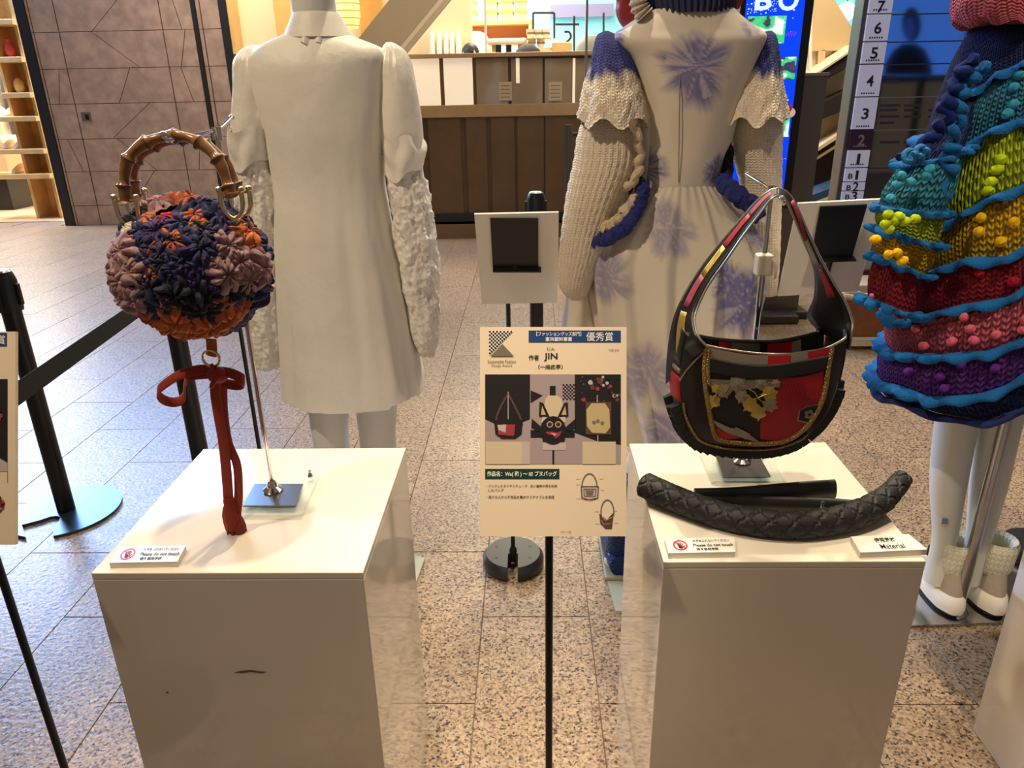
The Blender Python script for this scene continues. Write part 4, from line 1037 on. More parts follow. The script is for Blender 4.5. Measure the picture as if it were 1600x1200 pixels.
# middle pictured backpack with round eyes and bat wings
fr.quad(mb, 859, 603, 868, 618, PBK, .001); fr.pl(mb, [(856, 618), (852, 624), (846, 660), (884, 660), (878, 624), (871, 618)], PCR, .001)
for s in (-1, 1):
    c = 865; fr.pl(mb, [(c+s*6, 652), (c+s*16, 630), (c+s*22, 628), (c+s*23, 650)][::-s], PBK, .0013); fr.pl(mb, [(c+s*12, 648), (c+s*18, 634), (c+s*20, 648)][::-s], PYL, .0015)
    fr.pl(mb, [(c+s*18, 668), (c+s*34, 654), (c+s*35, 668), (c+s*30, 670), (c+s*27, 674), (c+s*20, 672)][::-s], PBK, .0013)
fr.disc(mb, 864, 672, 20, PBK, .0014, 22, 24); fr.pl(mb, [(846, 672), (848, 690), (882, 690), (884, 672)], PBK, .0013)
for x in (859, 872): fr.disc(mb, x, 663, 5.0, PYL, .0017); fr.disc(mb, x, 663, 3.6, PBR, .0018); fr.disc(mb, x, 663, 2.0, PBK, .0019)
fr.pl(mb, [(852, 675), (857, 679), (864, 680), (868, 685), (874, 681), (878, 673), (870, 676), (862, 674)], PRD, .0017); fr.pl(mb, [(860, 676), (866, 681), (870, 678)], PLG, .0019)
# right pictured square bag
fr.quad(mb, 915, 628, 955, 679, PBR, .0011); fr.pl(mb, [(924, 630), (916, 640), (917, 666), (925, 676), (946, 677), (953, 668), (952, 640), (945, 630)], PYL, .0013); fr.line(mb, [(933, 617), (933, 630)], 1.2, PLG, .001); fr.line(mb, [(934, 680), (934, 692)], 1.5, PLG, .001)
for q in ((928, 660), (934, 658), (941, 661)): fr.disc(mb, q[0], q[1], 3, PGR, .0015)
mb.build('photo_print', bd, smooth=0)
mb = MB(); fr.quad(mb, 758, 732.5, 874, 748.5, GRN, .0004); mb.build('work_title_bar', bd, smooth=0)
text('作品名：Wa( 和 ) ～ iii! プヌバッグ', (761, 736, 870, 745.5), fr, PW, bd, bold=.02, eps=.0008)
text('・パンクしたタイヤとチューブ、古い着物や帯を利用', (760, 757, 870, 761.5), fr, INK, bd, bold=.01)
text('したバッグ', (763, 763.5, 787, 768), fr, INK, bd, bold=.01); text('・周りの人から不用品を集めサステナブルを実践', (760, 774, 866, 779), fr, INK, bd, bold=.01); text('デザイン画', (876, 829, 892, 832.5), fr, PGR, bd)
mb = MB()                                      # the two small drawings
def ell(cx, cy, rx, ry, a0, a1, n=18): return [(cx+rx*cos(a0+(a1-a0)*i/n), cy-ry*sin(a0+(a1-a0)*i/n)) for i in range(n+1)]
fr.line(mb, ell(921, 762, 12, 22, 0, pi), 2, PGR, .0005); fr.pl(mb, [(908, 760), (909, 776), (914, 780), (930, 780), (934, 776), (935, 760)], PLG, .0005); fr.line(mb, [(908, 760), (935, 760), (934, 778), (921, 781), (909, 778), (908, 760)], 1.4, PBR, .0008)
fr.line(mb, [(912, 764), (931, 764), (930, 775), (913, 775), (912, 764)], .8, PBR, .0009); fr.pl(mb, [(915, 766), (916, 773), (926, 773), (928, 766)], PGR, .0009)
fr.line(mb, ell(949, 800, 10, 19, -.3, pi+.3), 2, PGR, .0005); fr.pl(mb, [(936, 802), (938, 818), (946, 826), (956, 826), (959, 800), (948, 812)], PBR, .0006); fr.line(mb, [(940, 806), (946, 813), (956, 808)], 1, PLG, .0009); fr.line(mb, [(939, 812), (943, 819), (954, 818)], .8, PLG, .0009)
for (x0, y0, x1, y1) in ((900, 748, 907, 748), (936, 748, 943, 748), (900, 757, 906, 757), (938, 765, 944, 766), (901, 779, 908, 779), (929, 799, 936, 799), (930, 818, 937, 818), (959, 817, 966, 817), (958, 798, 964, 798)): fr.line(mb, [(x0, y0), (x1, y1)], .7, PLG, .0005)
mb.build('drawing_print', bd, smooth=0)
# left edge poster
pe, fr, bd = poster_stand('cream award poster cut off by the left edge of the photo', (-205, 520), (24, 518), (-205, 853), (1.03, 1.03, 1.03), P(50, 1045, .93))
mb = MB(); fr.quad(mb, -128, 522, 11, 543, BLUEB, .0004); mb.build('title_bar', bd, smooth=0)
text('賞', (-6, 525.5, 9, 540), fr, PW, bd, bold=.004, eps=.0008)
mb = MB(); fr.quad(mb, -196, 594, 12, 738, PBK, .0004); fr.pl(mb, [(-196, 710), (-196, 738), (12, 738), (12, 725), (-30, 700)], PLG, .0006)
for k in range(60):
    a = k*2.4; r = 20*sqrt((k+.5)/60); fr.disc(mb, 6-24+r*cos(a), 650+r*1.4*sin(a), 4, random.choice((PRD, PBR, PBK)), .0008+.0001*(k % 4), n=8)
mb.build('photo_print', bd, smooth=0)
mb = MB(); fr.line(mb, [(12, 738), (12, 756)], .8, PGR, .0005)
for k in range(70):
    a = k*2.4; r = 13*sqrt((k+.5)/70); fr.disc(mb, -6+r*cos(a)*.95, 790+r*sin(a), 2.4, random.choice((PPK, PBR, PBK, PRD)), .0006+.0001*(k % 4), n=8)
mb.build('drawing_print', bd, smooth=0)

# rear-facing poster stands
def rear_stand(label, tl, tr, br, bl, zt, zb2, plate, pole_px, floor_pt):
    p = [D(*tl, zt), D(*tr, zt), D(*br, zb2), D(*bl, zb2)]
    nrm = (p[3]-p[0]).cross(p[1]-p[0]).normalized()
    if nrm.y > 0: nrm = -nrm
    t = thing('poster_stand', label, 'sign', floor_pt)
    mb = MB(); mb.prism([p[0], p[3], p[2], p[1]], -nrm*.006, CARD); mb.build('board', t, smooth=0)
    def onb(x, y):
        w = ray(x, y); o = Vector((0, 0, CH)); k = (p[0]+nrm*.0015-o).dot(nrm)/w.dot(nrm); return o+w*k
    q = [onb(*c) for c in plate]
    mb = MB(); mb.prism([q[0], q[3], q[2], q[1]], nrm*.005, BLK)
    e = (q[2]-q[3]); mb.prism([q[3], q[3]+nrm*.02, q[2]+nrm*.02+e*.06, q[2]+e*.06], (q[3]-q[0]).normalized()*.004, BLK); mb.build('back_plate', t, smooth=0)
    s = onb(*pole_px)+nrm*.008
    mb = MB(); mb.tube([s, Vector((floor_pt[0], floor_pt[1], s.z-.05)), Vector((floor_pt[0], floor_pt[1], .03))], .0068, BLKM, 12); mb.build('pole', t)
    return t
WB = M('weight_rubber', S(34, 36, 38), .35)
def weight_base(t, f, parent_label=None):
    # round weight with a slot cut to its centre and small holes
    n = 48; R = .098; h = .05; slot = .016
    def outline(r):
        pts = []; a0 = math.asin(slot/r); 
        for i in range(n+1):
            a = -pi/2+a0+(2*pi-2*a0)*i/n; pts.append((r*cos(a), r*sin(a)))
        pts += [(-slot, -.01), (slot, -.01)]
        return pts
    mb = MB(); rg = []
    for r, z in ((R-.008, 0), (R, .01), (R, .034), (R-.012, h)): rg.append([Vector(f)+Vector((x, y, z)) for x, y in outline(r)])
    mb.rings(rg, WB); mb.build('weight', t)
    mb = MB()
    for k in range(6):
        a = pi/6+k*pi/3; c = Vector(f)+Vector((.062*cos(a), .062*sin(a), h)); mb.lathe([(.006, .0003), (.0055, .0008)], BLK, c, 10)
    mb.build('bolt_holes', t)
    mb = MB(); mb.lathe([(.012, .01), (.012, .06), (.008, .07)], BLKM, f, 14); mb.build('socket', t)
fb1 = (-.061, 1.995, 0)
rs = rear_stand('white poster seen from behind, black plate on a thin pole, left of the knit sleeve', (741, 335), (873, 332), (871, 473), (753, 475), 1.83, 2.03, [(766, 341), (841, 341), (841, 417), (770, 417)], (805, 415), fb1)
weight_base(rs, fb1)
x2 = P(1293, 420, 1.86)
rs2 = rear_stand('white poster seen from behind, slanted, right of the black purse strap', (1247, 318), (1384, 311), (1340, 455), (1215, 463), 1.76, 1.93, [(1281, 322), (1354, 319), (1330, 400), (1267, 402)], (1296, 401), (x2.x, x2.y, 0))
weight_base(rs2, (x2.x, x2.y, 0))
dd = dup(rs, (-.85, .2, 0), 'poster stand hidden behind the flower purse, only its thin black pole showing')
wbp = G(1612, 868)
ws = thing('stand_base', 'black round weight cut off by the right edge beside the knit poncho', 'base', (wbp.x, wbp.y, 0)); weight_base(ws, (wbp.x, wbp.y, 0))
mb = MB(); mb.tube([(wbp.x, wbp.y, .05), (wbp.x, wbp.y, .8)], .0068, BLKM, 10); mb.build('pole', ws)

# ================================================================ BARRIER POSTS
def post(label, f, h, r=.03):
    t = thing('barrier_post', label, 'barrier', (f[0], f[1], 0)); f = Vector((f[0], f[1], 0))
    mb = MB(); mb.lathe([(r, .012), (r, h-.12)], BLKM, f, 24); mb.build('pole', t)
    mb = MB(); mb.lathe([(r*1.25, h-.13), (r*1.3, h-.12), (r*1.3, h-.03), (r*1.15, h-.012), (r*1.0, h)], BLK, f, 28); mb.build('belt_head', t)
    mb = MB(); mb.lathe([(r*.95, h), (r*.8, h+.006), (.004, h+.008)], STEEL, f, 24); mb.build('cap', t)
    for a in (0, pi/2, pi, 3*pi/2):
        mb = MB(); c = f+Vector((r*1.32*cos(a), r*1.32*sin(a), h-.075)); mb.box(c-Vector((.008, .008, .035)), c+Vector((.008, .008, .035)), BLK, .002); mb.build('belt_slot', t)
    return t
p1 = G(105, 800); pt1 = post('black barrier post on a pale blue disc base at the left', p1, .905)
DISC = M('disc_base', S(70, 92, 110), .3, .8)
def disc_base(t, f, R, notch=True):
    pts = []
    n = 60
    for i in range(n+1):
        a = radians(-72)+radians(330)*i/n; pts.append((R*cos(a), R*sin(a)))
    ctr_pts = [(-.10, -.105), (-.055, -.075), (-.03, -.05), (-.01, -.045), (.01, -.055), (.022, -.085), (.03, -.13)] if notch else []
    mb = MB(); mb.prism([Vector((f.x+x, f.y+y, 0)) for x, y in pts+ctr_pts], (0, 0, .012), DISC); mb.build('base', t, smooth=0)
disc_base(pt1, p1, .185)
hb = G(290, 440, .87); p2 = Vector((hb.x, hb.y, 0)); p2.x = P(296, 625, hb.y).x
pt2 = post('black barrier post behind the flower purse', p2, .93); mb = MB(); mb.lathe([(.16, 0), (.165, .006), (.15, .012), (.03, .014)], BLKM, p2, 40); mb.build('base', pt2)
p3 = P(838, 440, 3.75); p3.z = 0; pt3 = post('black barrier post with bright cap behind the rear-facing centre poster', p3, P(840, 301, 3.75).z, .036); mb = MB(); mb.lathe([(.18, 0), (.185, .006), (.17, .012), (.03, .014)], BLKM, p3, 40); mb.build('base', pt3)
n0 = G(25, 600, .87); dirb = (n0-Vector((p2.x, p2.y, .87))); p4 = Vector((p2.x, p2.y, .87))+dirb*2.1
pt4 = post('black barrier post just outside the left edge, holding the belt', p4, .93); mb = MB(); mb.lathe([(.16, 0), (.165, .006), (.15, .012), (.03, .014)], BLKM, (p4.x, p4.y, 0), 40); mb.build('base', pt4)
mb = MB(); a = Vector((p2.x, p2.y, .85)); b = Vector((p4.x, p4.y, .85)); d_ = (b-a).normalized()
n_ = Vector((-d_.y, d_.x, 0))*.0012; a += d_*.03; b -= d_*.03
mb.prism([a+Vector((0, 0, -.024)), b+Vector((0, 0, -.024)), b+Vector((0, 0, .024)), a+Vector((0, 0, .024))], n_, M('black_webbing', S(16, 20, 18), .8))
tag(mb.build('barrier_belt', smooth=0), 'black fabric belt stretched between barrier posts behind the flower purse', 'barrier belt')
# ================================================================ BLACK TYRE PURSE
YBF, YBB = 1.10, 1.19
bp_ = thing('shoulder_purse', 'black leather shoulder purse with red and gold brocade front and tyre tread edge', 'bag', P(1190, 700, 1.145))
BLEA = M('black_leather', S(30, 27, 28), .32, bump=('noise', 220, .25, .001)); BZIP = M('black_zip_tape', S(22, 19, 18), .6, bump=('noise', 400, .4, .001))
GBR = M('gold_braid', S(150, 122, 66), .35, .55, bump=('voronoi', 420, .9, .002)); REDB = M('red_brocade', S(164, 16, 28), .55, bump=('noise', 300, .3, .001)); BKB = M('black_brocade', S(16, 14, 16), .6)
GOLDF = M('gold_thread', S(196, 168, 84), .3, .6, bump=('noise', 500, .6, .001)); SILF = M('silver_thread', S(150, 138, 122), .4, .45, bump=('noise', 500, .5, .001)); PINKB = M('pink_brocade', S(160, 70, 84), .5); TYR = M('tyre_rubber', S(26, 25, 24), .6, bump=('noise', 150, .2, .001)); SILP = M('silver_piping', S(170, 162, 148), .25, .7)
def ysurf(px, py, e=0):
    a = (px-1190)/135; b = (py-625)/95
    return YBF-.022*max(0, 1-a*a)*max(0, 1-b*b*.7)-e+.02*max(0, a*a-.6)
def bpt(px, py, e=0): return P(px, py, ysurf(px, py, e))
def coons(top, bot, left, right, n, m, e, mat, name, parent=bp_, th=0, cols=None, yf=bpt):
    T = smoothpts([(x, y, 0) for x, y in top], n+1); B = smoothpts([(x, y, 0) for x, y in bot], n+1); L = smoothpts([(x, y, 0) for x, y in left], m+1); R = smoothpts([(x, y, 0) for x, y in right], m+1)
    mb = MB(); k = mb.mi(mat)
    for j in range(m+1):
        v = j/m
        for i in range(n+1):
            u = i/n
            p = T[i]*(1-v)+B[i]*v+L[j]*(1-u)+R[j]*u-(T[0]*(1-u)*(1-v)+T[n]*u*(1-v)+B[0]*(1-u)*v+B[n]*u*v)
            mb.v.append(yf(p.x, p.y, e))
    for j in range(m):
        for i in range(n):
            a = j*(n+1)+i; mb.f.append((a, a+n+1, a+n+2, a+1)); mb.m.append(k)
    o = mb.build(name, parent, smooth=60)
    if th:
        s = o.modifiers.new('Solid', 'SOLIDIFY'); s.thickness = th; s.offset = -1
    return o
RIM = [(1072, 520), (1086, 532), (1105, 540), (1140, 547), (1190, 553), (1240, 553), (1285, 546), (1312, 534), (1322, 527)]
LFT = [(1072, 520), (1065, 560), (1063, 600), (1067, 640), (1080, 676)]
RGT = [(1322, 527), (1318, 565), (1307, 610), (1294, 642), (1276, 668)]
BOT = [(1080, 676), (1098, 694), (1130, 702), (1170, 705), (1210, 703), (1245, 692), (1276, 668)]
coons(RIM, BOT, LFT, RGT, 40, 24, 0, BLEA, 'front_panel', th=.003)
# back panel and gusset
def bback(px, py, e=0):
    q = bpt(px, py); return Vector((q.x*1.0+.004, YBB+.012*max(0, 1-((px-1190)/135)**2), q.z))
RIMB = [(1072, 512), (1100, 522), (1140, 530), (1190, 534), (1240, 533), (1285, 524), (1322, 515)]
def yb(x, y, e=0):
    k = max(0, min(1, (y-512)/180)); a, b = P(x, y, YBB), P(x, y, YBF); return Vector((b.x+.004, YBB-e, a.z+(b.z-a.z)*k))
coons(RIMB, BOT, [(1072, 512)]+LFT[1:], [(1322, 515)]+RGT[1:], 40, 24, 0, BLEA, 'back_panel', th=.003, yf=yb)
# patterned lining on the inside of the back panel
yl = lambda x, y, e=0: Vector((P(x, y, YBB).x, YBB-.004-e, P(x, y, YBB).z))
for a, b, mt in ((1100, 1122, BLEA), (1122, 1142, REDB), (1142, 1186, SILF), (1186, 1198, BKB), (1198, 1236, REDB), (1236, 1250, SILF), (1250, 1270, BKB)):
    t0 = 530+6*sin((a-1100)/190*pi)-max(0, a-1230)*.25; t1 = 530+6*sin((b-1100)/190*pi)-max(0, b-1230)*.25
    coons([(a, t0), (b, t1)], [(a, 556), (b, 556)], [(a, t0), (a, 556)], [(b, t1), (b, 556)], 6, 4, .001, mt, 'lining_patch', yf=yl)
EDGE = smoothpts([(x, y, 0) for x, y in LFT], 26)[:-1]+smoothpts([(x, y, 0) for x, y in BOT], 40)+smoothpts([(x, y, 0) for x, y in RGT[::-1]], 26)[1:]
def gus(i0, i1, mat, name, f0=0, f1=1, lift=0):
    mb = MB(); rg = []
    for p in EDGE[i0:i1]:
        a = bpt(p.x, p.y); b = Vector((a.x+.004, YBB, a.z)); c = Vector((P(1190, 610, 1.1).x, 0, P(1190, 610, 1.1).z))
        ring = []
        for k in range(9):
            t = f0+(f1-f0)*k/8; q = a.lerp(b, t); o = Vector((q.x-c.x, 0, q.z-c.z)).normalized(); q += o*(.010*sin(pi*t)+lift); ring.append(q)
        rg.append(ring)
    mb.rings(rg, mat, cap=False, loop=False); o = mb.build(name, bp_, smooth=60); s = o.modifiers.new('Solid', 'SOLIDIFY'); s.thickness = .003; return o
nE = len(EDGE)
gus(0, nE, TYR, 'tyre_gusset'); gus(0, 9, BLEA, 'gusset_top', .0, 1, .002); gus(9, 11, SILF, 'gusset_band', 0, 1, .002); gus(11, 18, REDB, 'gusset_band', 0, 1, .002); gus(nE-12, nE, BLEA, 'gusset_top', 0, 1, .002)
cen = P(1190, 610, 1.1)
knob = None; cnt = 0
for row, t in enumerate((.12, .38, .64, .9)):
    for i in range(19, nE-14, 2):
        ii = i+(row % 2)
        p = EDGE[min(ii, nE-1)]; a = bpt(p.x, p.y); b = Vector((a.x+.004, YBB, a.z)); q = a.lerp(b, t); o = Vector((q.x-cen.x, 0, q.z-cen.z)).normalized(); q += o*(.010*sin(pi*t)+.001)
        if knob is None:
            bmm = bmesh.new(); bmesh.ops.create_cube(bmm, size=1)
            for v in bmm.verts:
                s_ = .8 if v.co.z > 0 else 1; v.co = Vector((v.co.x*.0095*s_, v.co.y*.017*s_, v.co.z*.016+.006))
            mb = MB(); mb.org = Vector((0, 0, 0)); mb.bm(bmm, TYR); ko = mb.build('tread_knob', None, smooth=0); knob = ko.data; ob = ko
        else: ob = bpy.data.objects.new('tread_knob', knob); C.objects.link(ob)
        ob.parent = bp_
        ob.matrix_local = Matrix.Translation(q-ORG[bp_]) @ o.to_track_quat('Z', 'Y').to_matrix().to_4x4(); cnt += 1
# front decoration, layer on layer
coons([(1104, 541), (1140, 549), (1190, 555), (1240, 555), (1300, 542)], [(1118, 688), (1160, 692), (1200, 692), (1240, 684), (1262, 668)], [(1104, 541), (1100, 590), (1108, 650), (1118, 688)], [(1300, 542), (1294, 590), (1284, 630), (1262, 668)], 30, 20, .0025, BKB, 'pocket_panel')
coons([(1108, 543), (1190, 555), (1298, 542)], [(1108, 560), (1190, 570), (1296, 558)], [(1108, 543), (1108, 560)], [(1298, 542), (1296, 558)], 30, 3, .0034, SILF, 'rim_strip')
coons([(1200, 556), (1236, 555)], [(1200, 570), (1236, 570)], [(1200, 556), (1200, 570)], [(1236, 555), (1236, 570)], 8, 3, .0039, REDB, 'rim_patch'); coons([(1262, 550), (1297, 543)], [(1264, 564), (1295, 558)], [(1262, 550), (1264, 564)], [(1297, 543), (1295, 558)], 8, 3, .0039, REDB, 'rim_patch')
coons([(1106, 558), (1190, 571), (1297, 556)], [(1106, 581), (1190, 593), (1292, 578)], [(1106, 558), (1106, 581)], [(1297, 556), (1292, 578)], 30, 5, .0055, BZIP, 'zip_band', th=.004)
coons([(1212, 590), (1250, 589), (1287, 580)], [(1188, 686), (1220, 688), (1258, 668)], [(1212, 590), (1212, 620), (1190, 650), (1188, 686)], [(1287, 580), (1285, 612), (1276, 645), (1258, 668)], 24, 18, .0036, REDB, 'red_panel')
LNR = M('red_stitch', S(112, 8, 18), .6)
mb = MB()
for k in range(9):
    pts = [(1215+k*5, 590+k*1), (1216+k*6, 606+k*2), (1222+k*6, 622), (1234+k*5, 640-k*2)]
    mb.tube([bpt(p.x, p.y, .0042) for p in smoothpts([(x, y, 0) for x, y in pts], 14)], .0005, LNR, 5)
mb.build('stitch_lines', bp_)
coons([(1108, 592), (1150, 594), (1216, 592)], [(1108, 604), (1150, 610), (1214, 602)], [(1108, 592), (1108, 604)], [(1216, 592), (1214, 602)], 16, 4, .0040, SILF, 'silver_band')
coons([(1114, 656), (1140, 668), (1160, 672), (1186, 690)], [(1120, 666), (1136, 676), (1160, 684), (1184, 692)], [(1114, 656), (1120, 666)], [(1186, 690), (1184, 692)], 16, 3, .0044, SILF, 'white_stripe')
coons([(1120, 668), (1136, 676), (1152, 672)], [(1122, 684), (1140, 686), (1158, 684)], [(1120, 668), (1122, 684)], [(1152, 672), (1158, 684)], 10, 4, .0042, REDB, 'red_corner')
coons([(1150, 667), (1172, 678)], [(1143, 676), (1166, 687)], [(1150, 667), (1143, 676)], [(1172, 678), (1166, 687)], 6, 3, .0050, SILF, 'white_stripe')
def leaf(cx, cy, s, ang, mat):
    s *= 1.2
    base = [(0, -1.1), (.34, -.72), (.74, -.74), (.74, -.2), (.96, .22), (.52, .52), (.18, .62), (0, .98), (-.18, .62), (-.52, .52), (-.96, .22), (-.74, -.2), (-.74, -.74), (-.34, -.72)]
    ca, sa = cos(ang), sin(ang); mb = MB()
    pts = [(cx+s*(x*ca-y*sa), cy+s*(x*sa+y*ca)) for x, y in base]
    c0 = bpt(cx, cy, .0066); ps = [bpt(x, y, .0048) for x, y in pts]
    for a, b in zip(ps, ps[1:]+ps[:1]): mb.poly([c0, b, a], mat)
    mb.build('brocade_leaf', bp_, smooth=0)
for cx, cy, s, an, mt in ((1115, 628, 10, .3, GOLDF), (1132, 612, 11, -.4, SILF), (1118, 608, 7, .8, GOLDF), (1152, 602, 13, .1, SILF), (1159, 621, 10, .5, SILF), (1171, 633, 12, .8, GOLDF), (1185, 646, 11, 0, GOLDF), (1201, 615, 12, 1.4, GOLDF), (1202, 632, 11, 2.0, SILF), (1188, 600, 10, 1.0, SILF), (1212, 600, 7, .4, SILF)): leaf(cx, cy, s, an, mt)
mb = MB()
for a, b in (((1120, 612), (1115, 625)), ((1140, 600), (1134, 612)), ((1170, 608), (1184, 622)), ((1184, 622), (1196, 640)), ((1184, 622), (1202, 616))): mb.tube([bpt(*a, .006), bpt((a[0]+b[0])/2+2, (a[1]+b[1])/2-2, .006), bpt(*b, .006)], .0009, GOLDF, 6)
mb.build('brocade_stem', bp_)
def flatpoly(pts, e, mat, nm): mb = MB(); mb.poly([bpt(x, y, e) for x, y in pts][::-1], mat); return mb.build(nm, bp_, smooth=0)
hexo = [(1248, 641), (1262, 634), (1283, 631), (1278, 648), (1264, 662), (1245, 658)]
flatpoly(hexo, .0047, SILF, 'hexagon_border'); flatpoly([(1264+(x-1264)*.84, 647+(y-647)*.84) for x, y in hexo], .0052, BKB, 'hexagon_field')
mb = MB()
for k in range(5):
    a = 2*pi*k/5; c = (1265+5.5*cos(a), 648+5*sin(a)); mb.poly([bpt(c[0]+3.4*cos(t), c[1]+3.2*sin(t), .0058) for t in [-2*pi*i/10 for i in range(10)]], SILF)
mb.build('hexagon_flower', bp_, smooth=0)
def braid(pts, w, e, mat=GBR, nm='gold_braid', n=60, flat=.45):
    mb = MB(); mb.tube([bpt(p.x, p.y, e) for p in smoothpts([(x, y, 0) for x, y in pts], n)], w, mat, 10, flat=flat, ref=(0, 1, 0.001) if False else None); return mb.build(nm, bp_)
braid([(1104, 542), (1101, 570), (1102, 600), (1108, 640), (1116, 676), (1124, 687), (1150, 692), (1190, 694), (1225, 690), (1250, 676), (1270, 654), (1284, 628), (1291, 600), (1295, 570), (1300, 543)], .0042, .0040, flat=.8, n=90)
braid([(1108, 545), (1106, 570), (1107, 600)], .0035, .0040, flat=.8)
braid([(1068, 630), (1072, 652), (1085, 678), (1100, 692), (1130, 700), (1170, 703), (1210, 701), (1245, 690), (1262, 678)], .0022, .0022, GBR, 'piping', flat=1)
braid([(x, y) for x, y in RIM], .0022, .001, SILP, 'rim_piping', flat=1)
braid([(1062, 595), (1075, 576), (1098, 552), (1104, 546)], .0014, .0015, SILP, 'seam_zip', flat=1)
# strap
OUT = [(1041, 600, 1.15), (1043, 560, 1.14), (1050, 510, 1.14), (1064, 470, 1.145), (1090, 425, 1.15), (1120, 385, 1.155), (1150, 350, 1.16), (1180, 316, 1.165), (1200, 299, 1.17), (1214, 294, 1.17)]
INN = [(1105, 541, 1.075), (1092, 527, 1.08), (1085, 505, 1.10), (1088, 484, 1.115), (1106, 446, 1.125), (1135, 405, 1.13), (1162, 366, 1.135), (1188, 332, 1.14), (1203, 312, 1.145), (1214, 305, 1.15)]
OUT2 = [(1214, 294, 1.17), (1230, 301, 1.17), (1244, 322, 1.165), (1262, 362, 1.16), (1281, 402, 1.155), (1302, 440, 1.15), (1320, 470, 1.14), (1331, 500, 1.13), (1330, 520, 1.12), (1326, 545, 1.12)]
INN2 = [(1214, 305, 1.15), (1226, 311, 1.15), (1236, 330, 1.155), (1253, 372, 1.17), (1267, 402, 1.18), (1274, 432, 1.185), (1272, 466, 1.19), (1262, 492, 1.195), (1276, 512, 1.19), (1300, 528, 1.17)]
def strip(A, B, mat, nm, n=40, th=.004, e=0, f0=0, f1=1, t0=0, t1=1):
    a = smoothpts([P(*p) for p in A], n+1); b = smoothpts([P(*p) for p in B], n+1)
    i0, i1 = int(t0*n), int(t1*n)
    mb = MB(); rg = []
    for i in range(i0, i1+1):
        d = b[i]-a[i]; nn = Vector((0, -1, 0)); nn = (nn-d.normalized()*nn.dot(d.normalized())).normalized()
        rg.append([a[i]+d*(f0+(f1-f0)*k/6)+nn*e for k in range(7)])
    mb.rings(rg, mat, cap=False, loop=False); o = mb.build(nm, bp_, smooth=60); s = o.modifiers.new('Solid', 'SOLIDIFY'); s.thickness = th; s.offset = 0; return o
strip(OUT, INN, BLEA, 'strap_side'); strip(OUT2, INN2, BLEA, 'strap_side')
for t0, t1, mt in ((.12, .30, GOLDF), (.33, .45, PINKB), (.45, .58, GOLDF), (.58, .74, REDB), (.74, .9, PINKB)): strip(OUT, INN, mt, 'strap_patch', e=.003, f0=.30, f1=.62, t0=t0, t1=t1, th=.001)
for t0, t1, mt in ((.18, .36, PINKB), (.36, .48, SILF), (.50, .66, REDB)): strip(OUT2, INN2, mt, 'strap_patch', e=.003, f0=.2, f1=.8 if t1 < .5 else .5, t0=t0, t1=t1, th=.001)
for A, nm in ((INN, 'strap_piping'), (OUT2, 'strap_piping'), (INN2[:5], 'strap_piping'), (OUT[3:], 'strap_piping')):
    mb = MB(); mb.tube([p-Vector((0, .002, 0)) for p in smoothpts([P(*p) for p in A], 50)], .0019, SILP, 8); mb.build(nm, bp_)

# ================================================================ TYRE PIECE + INNER TUBE
TREAD = M('tread_rubber', S(24, 24, 23), .6)
mid = [(1003, 755, .030), (1030, 768, .026), (1072, 786, .022), (1130, 806, .020), (1190, 817, .020), (1250, 820, .020), (1310, 812, .021), (1352, 797, .026), (1386, 775, .036), (1412, 746, .052)]
tp = thing('tyre_piece', 'curved piece of black bicycle tyre with diamond tread lying on the plinth', 'tyre', G(1250, 820, ZP))
path = smoothpts([G(x, y, ZP+h) for x, y, h in mid], 240)
mb = MB(); rg = []; L = 0
for i, p in enumerate(path):
    t = (path[min(i+1, 239)]-path[max(i-1, 0)]).normalized(); up = Vector((0, -.62, .78)); up = (up-t*up.dot(t)).normalized(); sd = t.cross(up)
    if i: L += (p-path[i-1]).length
    r0 = .0215*(1 if i > 6 else .75+.25*i/6); ring = []
    if i > 180: r0 *= 1-.32*((i-180)/59)
    for j in range(44):
        a = 2*pi*j/44-pi/2; s = sin(a); 
        rr = r0
        v = a/.62
        if s > -.35:
            d1 = abs(((L/.034+v*.42) % 1)-.5); d2 = abs(((L/.034-v*.42) % 1)-.5)
            if min(d1, d2) < .085: rr -= .0019
        ring.append(p+up*(rr*s*.95)+sd*(rr*cos(a)*1.05))
    rg.append(ring)
mb.rings(rg, TREAD); mb.build('tread_band', tp, smooth=25)
mb = MB(); mb.tube([G(x, y, ZP+h*.25) for x, y, h in [(1010, 772, .02), (1060, 798, .016), (1130, 822, .016), (1200, 834, .016), (1260, 836, .016), (1320, 826, .016), (1370, 806, .018), (1393, 790, .02)]], .006, TYR, 10); mb.build('bead', tp)
it = thing('inner_tube', 'flat black rubber inner tube folded behind the tyre piece', 'rubber tube', G(1200, 770, ZP))
RUBT = M('inner_tube_rubber', S(28, 27, 26), .38, bump=('noise', 60, .2, .001))
mb = MB(); mb.tube(smoothpts([G(x, y, ZP+h) for x, y, h in ((1085, 778, .012), (1150, 776, .014), (1220, 770, .017), (1270, 766, .018), (1304, 764, .018))], 40), [.017]*40, RUBT, 16, flat=.5, ref=(0, .25, 1)); mb.build('upper_fold', it)
mb = MB(); mb.tube(smoothpts([G(x, y, ZP+h) for x, y, h in ((1100, 786, .010), (1170, 786, .012), (1240, 788, .012), (1290, 790, .011), (1335, 793, .010))], 40), [.013]*40, RUBT, 16, flat=.55, ref=(0, .3, 1)); mb.build('lower_fold', it)
mb = MB(); mb.lathe([(.003, 0), (.003, .012), (.002, .014)], CHR, G(1284, 795, ZP+.018), 10); mb.build('valve', it)
